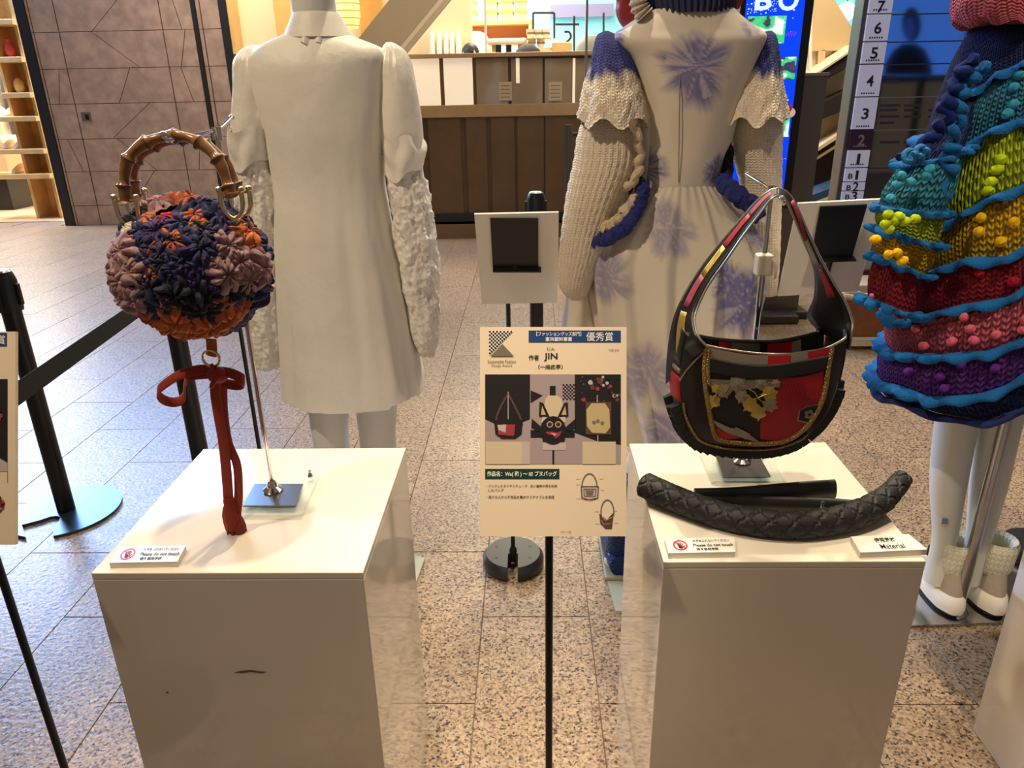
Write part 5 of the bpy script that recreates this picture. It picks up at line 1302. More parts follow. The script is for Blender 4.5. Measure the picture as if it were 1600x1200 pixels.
# ================================================================ MANNEQUINS AND CLOTHES
def ell_ring(c, rx, ry, z, n=48, fn=None, pw=2.3):
    r = []
    for j in range(n):
        a = 2*pi*j/n; ca, sa = cos(a), sin(a)
        k = 1+(fn(a) if fn else 0)
        r.append(Vector((c.x+rx*k*math.copysign(abs(ca)**(2/pw), ca), c.y+ry*k*math.copysign(abs(sa)**(2/pw), sa), z)))
    return r
def table_rings(tab, Y, depth, n=64, rows=60, fn=None, pw=2.3):
    # tab rows: (py, xl, xr) silhouettes at distance Y ; depth(t) half thickness
    out = []; y0, y1 = tab[0][0], tab[-1][0]
    for i in range(rows):
        t = i/(rows-1); py = y0+(y1-y0)*t; xl, xr = sinterp(tab, py)
        a, b = P(xl, py, Y), P(xr, py, Y); c = (a+b)/2
        out.append(ell_ring(c, (b.x-a.x)/2, depth(t), c.z, n, (lambda an, t=t: fn(an, t)) if fn else None, pw))
    return out
def legs(t, specs, mat=MANNEQ):
    for nm, pts in specs:
        pp = smoothpts([p[:3] for p in pts], 26); rr = [interp([(i/(len(pts)-1), p[3]) for i, p in enumerate(pts)], k/25)[0] for k in range(26)]
        mb = MB(); mb.tube(pp, rr, mat, 22, ref=(1, 0, 0)); mb.build(nm, t)
STEELB = M('mannequin_base_steel', (.40, .40, .39, 1), .16, 1)
GLB_ = M('pale_glass_base', S(176, 184, 168), .12, spec=.8)
def body(name, label, cx, cy, zsh, base, bm_, footY=None):
    t = thing(name, label, 'mannequin', (cx, cy, 0))
    k = zsh/1.45
    mb = MB(); rg = []
    for z, rx, ry in ((.82, .10, .09), (.92, .145, .10), (1.05, .115, .085), (1.2, .13, .09), (1.32, .15, .09), (1.40, .135, .075), (1.45, .08, .06), (1.48, .052, .052), (1.56, .05, .052), (1.60, .055, .06), (1.68, .072, .085), (1.76, .068, .08), (1.82, .03, .04)):
        rg.append([Vector((cx+rx*(.78 if z < 1.44 else 1)*k*cos(a), cy+ry*(.78 if z < 1.44 else 1)*k*sin(a), z*k)) for a in [2*pi*j/30 for j in range(30)]])
    mb.rings(rg, MANNEQ); mb.build('torso', t)
    mb = MB(); mb.prism([Vector(p) for p in base], (0, 0, .010), bm_); mb.build('base_plate', t, smooth=0)
    return t
# ---- 1 white shirt
Y1 = 1.95
sc1 = P(540, 300, Y1)
zs1 = P(520, 60, Y1).z
bx0, bx1 = G(480, 905).x-.02, G(655, 905).x
m1_ = body('mannequin', 'white mannequin wearing the long white shirt, seen from behind', P(495, 60, Y1).x+.0, Y1, zs1-.03, [(bx0, 1.76, 0), (bx1-.015, 1.755, 0), (bx1+.005, 2.02, 0), (bx0, 2.2, 0)], GLB_)
def leg_at(xt, yt, xb, ztop, Y, r):      # leg from under the hem to the foot
    a = P(xt, yt, Y); b = P(xb, 700, Y)
    d = (b-a)/(a.z-b.z) if a.z != b.z else Vector()
    x = lambda z: a.x+d.x*(a.z-z)*.6
    return [(x(.80), Y, .80, r*1.35), (x(.62), Y, .62, r*1.1), (x(.50), Y-.005, .50, r*.92), (x(.36), Y+.02, .36, r*.98), (x(.2), Y+.015, .2, r*.62), (x(.09), Y+.01, .09, r*.5), (x(.05), Y+.02, .045, r*.5)]
legs(m1_, [('leg', leg_at(513, 630, 516, .8, Y1, .058)), ('leg', leg_at(588, 630, 588, .8, Y1, .058))])
for px in (514, 588):
    q = P(px, 660, Y1); mb = MB(); mb.rings([[Vector((q.x+w*cos(a), Y1+u, h*(.5+.5*sin(a)))) for a in [2*pi*i/14 for i in range(14)]] for u, w, h in ((-.035, .022, .05), (0, .032, .09), (.06, .036, .075), (.13, .04, .045), (.18, .03, .03))], MANNEQ); mb.build('foot', m1_)
WSH = M('white_shirt_cloth', S(238, 234, 222), .5, bump=('noise', 8, .30, .035), sheen=.05); SAT = M('satin_cloth', S(240, 236, 224), .3, bump=('noise', 11, .35, .03)); LACE = M('white_lace', S(240, 236, 226), .5, bump=('voronoi', 75, .7, .006), sheen=.05)
sh = thing('shirt_dress', 'long white collared shirt with puffed satin and lace sleeves', 'clothing', (sc1.x, Y1, .63))
tab = [(46, 457, 536), (56, 440, 548), (66, 416, 572), (76, 398, 596), (86, 389, 605), (110, 390, 605), (160, 402, 604), (210, 416, 602), (260, 424, 600), (300, 430, 602), (380, 433, 617), (460, 438, 637), (540, 443, 652), (606, 446, 664)]
def dpt(t):
    py = 46+560*t
    return sinterp([(46, .05), (60, .075), (80, .09), (110, .105), (200, .11), (280, .10), (380, .12), (606, .15)], py)[0]
def fold(a, t):
    k = max(0, t-.12)
    return .020*sin(7*a+2*t)*k*1.6+.022*sin(11*a+1.3-2.2*t)*k*k+.008*sin(23*a+3*t)*k+.014*noise.noise(Vector((cos(a)*2.5, sin(a)*2.5, t*5)))*(t+.3)-.030*abs(noise.noise(Vector((cos(a)*3+t, sin(a)*3, t*3.2+6))))*(.35+t)-.016*abs(noise.noise(Vector((cos(a)*5, sin(a)*5+t*3, t*7+2))))
mb = MB(); mb.rings(table_rings(tab, Y1, dpt, 120, 70, fold), WSH, cap=False); 
o = mb.build('shirt_body', sh, smooth=80)
# hem dips at the back
for v in o.data.vertices:
    w = v.co+ORG[o]
    if w.z < .80: v.co.z -= (.80-w.z)*.10*max(0, -(w.y-Y1)/.15)*(1 if w.x < sc1.x+.1 else .2)
mb = MB(); rg = []
for py, xl, xr, dd_ in ((40, 458, 532, .056), (50, 452, 542, .064), (58, 448, 550, .074), (61, 446, 553, .080), (60, 444, 554, .084), (48, 448, 546, .078), (36, 453, 537, .070), (24, 457, 531, .064), (21, 458, 529, .060), (25, 460, 527, .056)):
    a, b = P(xl, py, Y1), P(xr, py, Y1); rg.append(ell_ring((a+b)/2, (b.x-a.x)/2, dd_, (a.z+b.z)/2, 60, None, 2))
mb.rings(rg, WSH, cap=False); mb.build('collar', sh)
mb = MB(); rg = []
for py, ex in ((56, .008), (64, .016), (72, .020)):
    a, b = P(452-ex*300, py, Y1), P(542+ex*300, py, Y1); c = (a+b)/2
    rg.append([Vector((c.x+((b.x-a.x)/2)*cos(t)*(1+.03*sin(14*t)), Y1+(.066+ex)*sin(t)*(1+.05*sin(14*t)), c.z+.004*sin(14*t+1))) for t in [2*pi*j/120 for j in range(120)]])
mb.rings(rg, WSH, cap=False); mb.build('collar_ruffle', sh)
mb = MB()
a, b = P(447, 74, Y1-.10), P(560, 68, Y1-.10)
for k in range(2): pass
def sleeve_tube(ctrl, Y, name, parent, mat, fn, rows=60, n=56, dep=.95, uv=None, colfn=None):
    # ctrl rows: (py, xl, xr, dY)
    rg = []; y0, y1 = ctrl[0][0], ctrl[-1][0]; cols = [] if colfn else None
    for i in range(rows):
        t = i/(rows-1); py = y0+(y1-y0)*t; xl, xr, dy = sinterp(ctrl, py)
        a, b = P(xl, py, Y+dy), P(xr, py, Y+dy); c = (a+b)/2; r = (b.x-a.x)/2
        ring = []; cc = []
        for j in range(n):
            an = 2*pi*j/n; k, dz = fn(an, t)
            ring.append(Vector((c.x+r*(1+k)*cos(an), c.y+r*dep*(1+k)*sin(an), c.z+dz)))
            if colfn: cc.append(colfn(an, t))
        rg.append(ring)
        if colfn: cols.append(cc)
    mb = MB(); mb.rings(rg, mat, cap=False, uvs=uv, cols=cols); return mb.build(name, parent, smooth=80)
def puff(a, t): return (.10*sin(13*a)*max(0, .4-t)*2.2+.05*noise.noise(Vector((cos(a)*1.6, sin(a)*1.6, t*4)))+.04*sin(5*a+6*t)*t, 0)
sleeve_tube([(70, 394, 402, 0), (74, 384, 412, 0), (82, 375, 418, 0), (96, 367, 421, -.005), (130, 365, 424, -.01), (170, 364, 424, -.01), (205, 362, 424, -.015), (240, 368, 424, -.015)], Y1, 'satin_sleeve', sh, SAT, puff)
sleeve_tube([(66, 604, 612, 0), (71, 600, 622, 0), (82, 596, 634, 0), (102, 592, 643, -.005), (150, 592, 653, -.01), (200, 594, 661, -.01), (235, 598, 662, -.012), (258, 604, 658, -.012)], Y1, 'satin_sleeve', sh, SAT, puff)
def flap(a, t): return (.16*noise.noise(Vector((cos(a)*1.8, sin(a)*1.8, 3+t*2)))+.05*sin(5*a+t*3), .026*sin(a*1+.6)*t+.008*sin(4*a))
sleeve_tube([(200, 358, 430, -.015), (222, 356, 430, -.015), (246, 362, 428, -.015)], Y1, 'turned_cuff', sh, SAT, flap, rows=16, dep=1.05)
sleeve_tube([(214, 598, 655, -.015), (236, 598, 664, -.015), (262, 602, 662, -.015)], Y1, 'turned_cuff', sh, SAT, flap, rows=16, dep=1.05)
def crink(s):
    def fn(a, t):
        p = Vector((cos(a)*2.6+s, sin(a)*2.6, t*11))
        q = Vector((cos(a)*7+s, sin(a)*7, t*30))
        return (.20*noise.noise(p)+.12*noise.noise(q), .010*noise.noise(q*1.3))
    return fn
sleeve_tube([(236, 372, 424, -.012), (265, 370, 430, -.012), (330, 374, 434, -.015), (430, 385, 440, -.02), (500, 393, 442, -.02), (545, 396, 442, -.02), (574, 404, 438, -.02)], Y1, 'lace_sleeve', sh, LACE, crink(1), rows=150, n=80)
sleeve_tube([(250, 604, 656, -.012), (280, 604, 664, -.012), (330, 612, 674, -.015), (400, 621, 682, -.02), (480, 637, 687, -.02), (530, 646, 685, -.02), (556, 656, 678, -.02)], Y1, 'lace_sleeve', sh, LACE, crink(4), rows=150, n=80)

# ---- 2 dyed dress
Y2_ = 1.93
dcx = P(1066, 250, Y2_).x
dxl = G(945, 905).x
m2_ = body('mannequin', 'white mannequin wearing the blue dyed cream dress, seen from behind', P(1075, 60, Y2_).x, Y2_, P(1075, 45, Y2_).z-.02, [(dxl+.015, 1.755, 0), (dxl+.42, 1.76, 0), (dxl+.42, 2.15, 0), (dxl, 1.985, 0)], GLB_)
legs(m2_, [('leg', leg_at(1030, 660, 1010, .8, Y2_, .055)), ('leg', leg_at(1100, 660, 1090, .8, Y2_, .055))])
DYE = M('dyed_cloth', S(210, 196, 172), .75, attr=True, bump=('noise', 60, .15, .002), sheen=.15)
CREAM = (0.74, .665, .55); IND = (.10, .10, .36); PALEI = (.30, .29, .43)
def burst(x, y, cx, cy, r, sd):
    dx, dy = x-cx, y-cy; d = sqrt(dx*dx+dy*dy)/r
    if d > 1.35: return 0
    a = atan2(dy, dx)
    lob = noise.noise(Vector((cos(a)*1.6+sd, sin(a)*1.6, sd)))*.30+noise.noise(Vector((cos(a)*4+sd, sin(a)*4, d*.5+sd)))*.18+noise.noise(Vector((cos(a)*14, sin(a)*14+sd, d)))*.10
    e = .92+lob
    k = max(0, min(1, (e-d)/.38)); st = .5+.5*noise.noise(Vector((cos(a)*9+sd*2, sin(a)*9, 2)))
    cr = max(0, min(1, 1-abs(noise.noise(Vector((cos(a)*3.2+sd, sin(a)*3.2, 7))))*7))*(1 if d < .75 else 0)
    return k*(.72+.28*st)*(1-.6*cr)
BST = [(1086, 105, 66, 1, 1.0), (1007, 268, 42, 2, .95), (1120, 270, 30, 3, .7), (965, 45, 26, 4, .9), (1180, 40, 22, 9, .5),
       (1040, 352, 46, 5, .45), (945, 430, 48, 6, .5), (1150, 465, 62, 7, .8), (1005, 565, 55, 8, .45), (1130, 430, 40, 10, .7), (1045, 650, 50, 11, .55), (1185, 360, 40, 12, .6), (1100, 570, 48, 13, .7), (960, 610, 44, 14, .35), (1160, 600, 60, 15, .6)]
def proj(p):
    w = Vector(p)-Vector((0, 0, CH)); c = w.x*_r+w.y*_d+w.z*_up
    return 800+FPX*c.x/c.z, 600+FPX*c.y/c.z
def dyecol(p):
    # print laid out on the flat back of the cloth (x, z); the front carries the same print mirrored
    x, y = proj((p.x, Y2_-.08, p.z))
    k = 0
    for cx, cy, r, sd, s in BST: k = max(k, burst(x, y, cx, cy, r, sd)*min(1, s*1.45))
    n1 = noise.noise(Vector((p.x*9, p.z*9, 4)))
    k = max(k, max(0, n1-.25)*.25)
    return (CREAM[0]+(IND[0]-CREAM[0])*k, CREAM[1]+(IND[1]-CREAM[1])*k, CREAM[2]+(IND[2]-CREAM[2])*k, 1)
dr_ = thing('dyed_dress', 'cream dress with blue starburst dye, gathered skirt and knitted cap sleeves', 'clothing', (dcx, Y2_, .46))
def dyed(rings, name, cap=False):
    mb = MB(); mb.rings(rings, DYE, cap=cap, cols=[[dyecol(p) for p in r] for r in rings]); return mb.build(name, dr_, smooth=80)
tab = [(16, 1006, 1146), (28, 992, 1158), (40, 975, 1174), (52, 958, 1192), (62, 954, 1196), (90, 980, 1183), (125, 993, 1168), (175, 1005, 1152), (215, 1005, 1142), (250, 1004, 1128), (287, 1003, 1122)]
dpt2 = lambda t: sinterp([(0, .075), (.12, .09), (.2, .105), (.5, .11), (.8, .095), (1, .09)], t)[0]
bod = lambda a, t: .006*sin(9*a+3*t)+.008*noise.noise(Vector((cos(a)*3, sin(a)*3, t*4)))
dyed(table_rings(tab, Y2_, dpt2, 200, 130, bod), 'bodice')
mb = MB(); mb.tube([P(1063-(y-60)*.012, y, Y2_-interp([(60, .10), (150, .118), (285, .098)], y)[0]+.006) for y in range(60, 286, 15)], .0013, M('seam', S(150, 138, 120), .8), 6); mb.build('back_seam', dr_)
tab = [(285, 1004, 1122), (300, 990, 1136), (330, 962, 1162), (360, 938, 1184), (395, 918, 1199), (440, 918, 1192), (510, 930, 1172), (600, 958, 1160), (690, 982, 1152)]
dpt3 = lambda t: sinterp([(0, .092), (.1, .118), (.28, .16), (.6, .195), (1, .20)], t)[0]
def pleat(a, t):
    k = min(1, t*6); g = .05*sin(38*a)*max(0, 1-t*7)
    ph = (a*15+.9*sin(2*a))/(2*pi); fr = ph-math.floor(ph)
    s = (fr/.82 if fr < .82 else (1-fr)/.18)*2-1
    return (.085*s*k*(.30+.8*t)+g*.4+.02*noise.noise(Vector((cos(a)*2, sin(a)*2, t*3)))*k)
dyed(table_rings(tab, Y2_, dpt3, 260, 120, pleat, 2.1), 'skirt')
KNC = M('cream_knit', S(210, 192, 164), .85, attr=True, bump=('knit', 105, .55, .0022), sheen=.05)
KN0 = (.80, .69, .54, 1); KB = (.028, .035, .20, 1)
def kn(s, amp=.05):
    def fn(a, t):
        r = .026*sin(34*a)+.010*sin(t*120+34*a); return (amp*noise.noise(Vector((cos(a)*1.8+s, sin(a)*1.8, t*4)))+r, 0)
    return fn
ckn = lambda a, t: KN0
sl = sleeve_tube([(130, 945, 1000, 0), (160, 922, 1000, -.0), (210, 903, 1004, -.01), (250, 897, 1004, -.02), (300, 886, 985, -.03), (350, 880, 962, -.035), (400, 875, 945, -.035), (430, 873, 932, -.035), (452, 876, 922, -.035), (464, 886, 916, -.03)], Y2_, 'knit_sleeve', dr_, KNC, kn(2), rows=150, n=130, uv=(.42, .62), colfn=ckn)
sl2 = sleeve_tube([(130, 1160, 1205, .0), (170, 1152, 1221, .0), (230, 1146, 1220, .0), (300, 1160, 1220, .0), (360, 1164, 1218, .0), (420, 1170, 1216, .0), (460, 1178, 1212, .0)], Y2_, 'knit_sleeve', dr_, KNC, kn(5), rows=150, n=120, uv=(.34, .60), colfn=ckn)
sleeve_tube([(452, 886, 918, -.03), (480, 884, 920, -.03), (520, 876, 926, -.03)], Y2_, 'cloth_cuff', dr_, DYE, lambda a, t: (.10*sin(4*a+2*t), 0), rows=20, colfn=lambda a, t: (CREAM+(1,)) if sin(a*2+1) < .75 else (.42, .45, .7, 1))
# opening edge of the sleeve (ruffled)
mb = MB(); pts = smoothpts([P(x, y, Y2_-.09) for x, y in ((985, 170), (993, 205), (999, 235), (998, 262), (990, 280), (978, 294))], 60)
mb.tube([p+Vector((.004*sin(i*.55), -.01+.003*sin(i*.8), .002*sin(i*.7))) for i, p in enumerate(pts)], [.010+.0008*sin(i*1.3) for i in range(60)], M('cream_wool', S(208, 190, 160), .9, bump=('noise', 150, .8, .003)), 12); mb.build('sleeve_edge', dr_)
def cap(ctrl, name, s):
    def fn(a, t): return (.07*sin(8*a+s)*t*t+.06*noise.noise(Vector((cos(a)*5+s, sin(a)*5, t*9)))+.025*sin(40*a)*sin(t*55), .012*sin(6*a+s)*t)
    def cf(a, t):
        n_ = noise.noise(Vector((cos(a)*4, sin(a)*4, s+t*6)))*.10; k = max(0, min(1, (.56+n_-t)/.12))
        return tuple(KN0[i]+(KB[i]-KN0[i])*k for i in range(3))+(1,)
    return sleeve_tube(ctrl, Y2_, name, dr_, KNC, fn, rows=90, n=150, dep=1.0, uv=(.40, .22), colfn=cf)
cap([(48, 944, 950, 0), (54, 934, 962, 0), (70, 929, 978, -.01), (100, 923, 994, -.02), (130, 914, 1002, -.03), (165, 908, 1011, -.04), (192, 906, 1014, -.05)], 'cap_sleeve', 1)
cap([(48, 1198, 1206, 0), (56, 1186, 1212, 0), (80, 1176, 1216, -.01), (110, 1162, 1219, -.02), (140, 1147, 1222, -.03), (170, 1138, 1226, -.04), (190, 1134, 1228, -.05)], 'cap_sleeve', 3)
BWO = M('blue_wool', S(34, 44, 118), .9, bump=('noise', 120, .9, .004), sheen=.05)
def fuzzy(pts, rad, Y, name, mat=BWO, parent=dr_):
    pp = smoothpts([P(x, y, Y+d) for x, y, d in pts], 70); mb = MB()
    mb.tube([p+Vector((.003*sin(i*1.1), .003*sin(i*1.9), .003*sin(i*.8))) for i, p in enumerate(pp)], [rad*(1+.15*sin(i*1.2)+.1*noise.noise(p*60)) for i, p in enumerate(pp)], mat, 14); return mb.build(name, parent)
fuzzy([(1002, 296, -.09), (1000, 315, -.11), (990, 340, -.13), (972, 360, -.13), (950, 372, -.11), (932, 378, -.09)], .016, Y2_, 'pocket_trim')
fuzzy([(996, 300, -.085), (985, 322, -.115), (965, 345, -.12), (945, 355, -.10)], .013, Y2_, 'pocket_edge', M('cream_wool', S(208, 190, 160), .9))
fuzzy([(1128, 286, -.09), (1142, 296, -.11), (1158, 308, -.12), (1174, 322, -.11), (1185, 334, -.09)], .020, Y2_, 'pocket_trim')
BKC = M('black_lining', S(14, 14, 18), .8)
fuzzy([(1134, 236, -.02), (1136, 258, -.03), (1132, 280, -.05)], .016, Y2_, 'dark_lining', BKC); fuzzy([(1000, 286, -.06), (986, 296, -.06)], .012, Y2_, 'dark_lining', BKC)  # black tubes filling the gaps beside the waist
NVR = M('navy_rib_knit', S(44, 50, 84), .8)
mb = MB(); rg = []
for py, xl, xr in ((24, 1014, 1140), (14, 1010, 1146), (2, 1008, 1148), (-12, 1012, 1144), (-40, 1024, 1132), (-70, 1030, 1126)):
    a, b = P(xl, py, Y2_), P(xr, py, Y2_); c = (a+b)/2
    rg.append([Vector((c.x+(b.x-a.x)/2*cos(t)*(1+.025*sin(46*t)), Y2_+.088*sin(t)*(1+.04*sin(46*t)), c.z)) for t in [2*pi*j/276 for j in range(276)]])
mb.rings(rg, NVR, cap=False); tag(mb.build('rib_collar'), 'navy ribbed knit neck tube above the dyed dress bodice', 'scarf')
RDS = M('red_satin', S(150, 40, 46), .4, sheen=.05); FLF = M('cream_fluff', S(206, 192, 172), .95, bump=('noise', 120, 1, .006))
hd = thing('red_hood', 'red cloth hood with cream fluffy trim hanging beside the navy neck tube', 'clothing', P(985, 20, Y2_))
def blob(pts, name, parent, mat, s, dep=.9):
    def fn(a, t): return (.16*noise.noise(Vector((cos(a)*1.7+s, sin(a)*1.7, t*4))), 0)
    return sleeve_tube(pts, Y2_, name, parent, mat, fn, rows=40, n=40, dep=dep)
blob([(-60, 985, 1010, .0), (-20, 960, 1010, .02), (2, 963, 1006, .03), (20, 964, 1004, .03), (34, 968, 1003, .03), (45, 976, 992, .03)], 'left_flap', hd, RDS, 2)
blob([(-60, 1140, 1160, .0), (-20, 1140, 1172, .02), (2, 1142, 1160, .02), (14, 1146, 1154, .02)], 'right_flap', hd, RDS, 5)
mb = MB(); pts = smoothpts([P(x, y, Y2_-.05) for x, y in ((994, -40), (996, -8), (1000, 12), (1008, 24))], 30); mb.tube(pts, [.020*(1+.15*sin(i*1.4)) for i in range(30)], FLF, 14); mb.build('fluffy_trim', hd)
# blue glittering boot
BTI = M('blue_glitter', S(22, 50, 110), .3, .5, bump=('voronoi', 180, 1, .006)); 
for nm, px, lab in (('boot', 962, 'left'), ('boot', 1042, 'right')):
    f = G(px+4, 903); t = thing('boot', 'blue glittering boot on the dress mannequin base, the %s of the pair' % lab, 'boot', (f.x, f.y, 0))
    mb = MB(); rg = [[Vector((f.x+w*cos(a), f.y+.03+dy+w*1.2*sin(a), z+.011)) for a in [2*pi*j/30 for j in range(30)]] for z, w, dy in ((.03, .036, .02), (.08, .040, 0), (.14, .038, -.005), (.22, .05, -.01), (.36, .056, -.01))]
    mb.rings(rg, BTI); mb.build('shaft', t)
    mb = MB(); rg = [[Vector((f.x+w*cos(a), f.y+u, .022+h*(.5+.5*sin(a)))) for a in [2*pi*j/20 for j in range(20)]] for u, w, h in ((-.02, .03, .07), (.02, .042, .10), (.10, .046, .08), (.16, .044, .06), (.2, .025, .035))]
    mb.rings(rg, BTI); mb.build('toe', t)
    mb = MB(); mb.box((f.x-.045, f.y-.03, .0105), (f.x+.045, f.y+.21, .024), M('boot_sole', S(150, 150, 130), .5), .005); mb.build('sole', t)

# ---- 3 rainbow knit poncho
Y3 = 1.74
K = {}
def kmat(n, col): K[n] = M('knit_'+n, col, .9, spec=.15, bump=('knit', 62, 1.0, .012), sheen=.04, var=.15, varscale=60); return K[n]
NV = kmat('navy', S(18, 36, 98)); TE = kmat('teal', S(52, 142, 172)); LI = kmat('lime', S(182, 204, 28)); YE = kmat('yellow', S(224, 176, 20)); CR = kmat('crimson', S(156, 16, 40)); PI = kmat('pink', S(206, 96, 118)); PU = kmat('purple', S(92, 36, 138)); RO = M('blue_ruffle_wool', S(24, 96, 160), .9, spec=.15, bump=('noise', 220, 1, .003), sheen=.04)
PCX = 1612
def hw(y): return interp([(20, 76), (45, 82), (70, 92), (110, 111), (150, 124), (190, 146), (230, 162), (300, 172), (350, 182), (400, 187), (460, 192), (505, 207), (552, 215), (595, 230), (619, 229), (645, 214), (665, 200)], y)[0]
def dep(y): return interp([(20, .09), (110, .14), (300, .20), (500, .25), (620, .27), (665, .26)], y)[0]
CUR = [[(-1, 22), (0, 18)],
       [(-1, 215), (-.96, 180), (-.90, 140), (-.80, 116), (-.6, 98), (-.45, 90), (-.1, 92), (0, 94)],
       [(-1, 330), (-.93, 262), (-.85, 222), (-.64, 191), (-.48, 185), (-.28, 194), (-.08, 182), (0, 181)],
       [(-1, 356), (-.86, 340), (-.74, 309), (-.48, 286), (-.26, 268), (-.07, 262), (0, 262)],
       [(-1, 428), (-.9, 414), (-.81, 402), (-.62, 402), (-.5, 380), (-.32, 354), (-.06, 345), (0, 345)],
       [(-1, 500), (-.93, 488), (-.82, 476), (-.6, 464), (-.52, 442), (-.36, 432), (-.21, 423), (0, 427)],
       [(-1, 550), (-.9, 553), (-.68, 549), (-.53, 528), (-.43, 500), (-.2, 493), (0, 500)],
       [(-1, 598), (-.89, 621), (-.7, 616), (-.56, 600), (-.50, 578), (-.37, 560), (-.2, 550), (-.13, 570), (0, 560)],
       [(-1, 620), (-.9, 646), (-.72, 660), (-.47, 630), (-.32, 613), (-.05, 592), (0, 590)]]
NP = 200
c3 = P(PCX, 300, Y3).x
def surf(s, cosv, y, out=0):
    yy = y; h = hw(yy); px = PCX+s*h
    Yv = Y3-dep(yy)*cosv
    q = P(px, yy, Yv-0)
    a, b = P(PCX-h, yy, Y3), P(PCX, yy, Y3)
    rx = (b.x-a.x); X = P(PCX, yy, Y3).x+s*rx
    z = P(px, yy, Yv).z
    return Vector((X, Yv, z))+Vector((s*out, -cosv*out, 0))
def loopk(k, out=0):
    L = []
    for i in range(NP):
        a = 2*pi*i/NP; s, c = sin(a), cos(a)
        if c >= 0: y = interp(CUR[k], -abs(s))[0]; L.append(surf(s, c, y, out))
        else:
            y = CUR[k][0][1]; p = surf(math.copysign(1, s), 0, y); q = surf(s, 0, y); L.append(Vector((q.x, Y3+dep(y)*(-c), p.z))+Vector((s*out, -c*out, 0)))
    # soften corners
    for _ in range(2): L = [(L[i-1]+L[i]*2+L[(i+1) % NP])/4 for i in range(NP)]
    return L
po = thing('knit_poncho', 'rainbow banded knit poncho with blue ruffles and bobbles', 'clothing', (c3, Y3, P(1500, 640, Y3).z))
bands = [NV, TE, LI, YE, CR, PI, PU, NV]; LP = [loopk(k) for k in range(9)]
nmB = ['navy', 'teal', 'lime', 'yellow', 'crimson', 'pink', 'purple', 'navy']
for k in range(8):
    rows = 14; rg = []
    for r in range(rows+1):
        t = r/rows; ring = []
        for i in range(NP):
            p = LP[k][i].lerp(LP[k+1][i], t); a = 2*pi*i/NP
            o = .010*sin(pi*t)+.006*noise.noise(p*14)+.0025*sin(i*pi)*0
            ring.append(p+Vector((sin(a)*o, -cos(a)*o, 0)))
        rg.append(ring)
    hgt = sum((LP[k][i]-LP[k+1][i]).length for i in range(0, NP, 10))/20
    mb = MB(); mb.rings(rg, bands[k], cap=False, uvs=(1.7, max(.05, hgt))); mb.build('knit_band', po, smooth=80, label=nmB[k]+' knit band')
def ruffle(L, amp, nw, rad, closed=True, name='ruffle', parent=po, norm=None, mat=RO):
    n = len(L); mb = MB(); rg = []; hh = rad*1.9
    m = n*2
    for i in range(m):
        f = i/2; p = L[int(f) % n].lerp(L[(int(f)+1) % n if closed else min(int(f)+1, n-1)], f % 1)
        o = norm(p); ph = 2*pi*nw*i/m
        w = amp*(.6+sin(ph+1.5*noise.noise(p*20))); 
        up = Vector((0, 0, 1)); dz = amp*.55*sin(ph*1.0+.9)
        top = p+up*(.001)+o*.002; bot = p+o*(rad+w*1.15)-up*(hh*.45)+up*dz
        midp = (top+bot)/2+o*(.004)
        th = o*.0045+up*.003
        rg.append([top, midp+th, bot+o*.004, bot-up*.006+o*.001, bot-o*.004, midp-th])
    mb.rings(rg, mat, closed=closed, cap=not closed); return mb.build(name, parent, smooth=80)
rad_n = lambda p: Vector((p.x-c3, (p.y-Y3)*1.0, 0)).normalized()
for k in range(1, 8): ruffle(LP[k], .0095, 19+k*2, .015, norm=rad_n)
ruffle(LP[8], .006, 14, .009, norm=rad_n, mat=M('navy_ruffle_wool', S(18, 40, 104), .9, bump=('noise', 220, 1, .003)))
# arm sleeve
ctrl = [(120, 1490, 1530, -.03), (165, 1474, 1520, -.05), (205, 1455, 1512, -.07), (235, 1420, 1502, -.09), (252, 1408, 1498, -.10), (277, 1398, 1490, -.11), (300, 1384, 1484, -.12), (326, 1376, 1472, -.12), (350, 1372, 1466, -.12), (372, 1370, 1462, -.12), (400, 1368, 1452, -.12), (425, 1366, 1440, -.12), (450, 1360, 1432, -.12), (474, 1356, 1426, -.12)]
def slv(y0, y1, mat, tilt0, tilt1, label):
    rg = []
    for i in range(13):
        t = i/12; py = y0+(y1-y0)*t; xl, xr, dy = interp(ctrl, py); a, b = P(xl, py, Y3+dy), P(xr, py, Y3+dy); c = (a+b)/2; r = (b.x-a.x)/2; tl = tilt0+(tilt1-tilt0)*t
        rg.append([Vector((c.x+(r+.006*sin(pi*t))*cos(an), c.y+r*.85*sin(an), c.z-tl*cos(an)*.02+.003*noise.noise(Vector((cos(an)*3, sin(an)*3, py*.05))))) for an in [2*pi*j/80 for j in range(80)]])
    mb = MB(); mb.rings(rg, mat, cap=False, uvs=(.45, .1)); mb.build('sleeve_band', po, smooth=80, label=label); return rg
s0 = slv(118, 240, NV, -1, -1, 'navy sleeve band'); s1 = slv(240, 324, TE, -1, .3, 'teal sleeve band'); s2 = slv(324, 366, LI, .3, 1, 'lime sleeve band'); s3 = slv(366, 412, YE, 1, 1.2, 'yellow sleeve band'); s4 = slv(412, 476, CR, 1.2, 1.0, 'crimson sleeve band')
def sl_n(rg): 
    c = sum(rg, Vector())/len(rg); return lambda p: Vector((p.x-c.x, p.y-c.y, 0)).normalized()
for rg, am in ((s1[0], .010), (s2[0], .006), (s3[0], .009), (s4[0], .008), (s4[-1], .012)): ruffle(rg, am, 11, .008, norm=sl_n(rg))
BWT = M('teal_blue_ruffle', S(34, 112, 168), .9, bump=('noise', 220, 1, .003))
mb = MB()
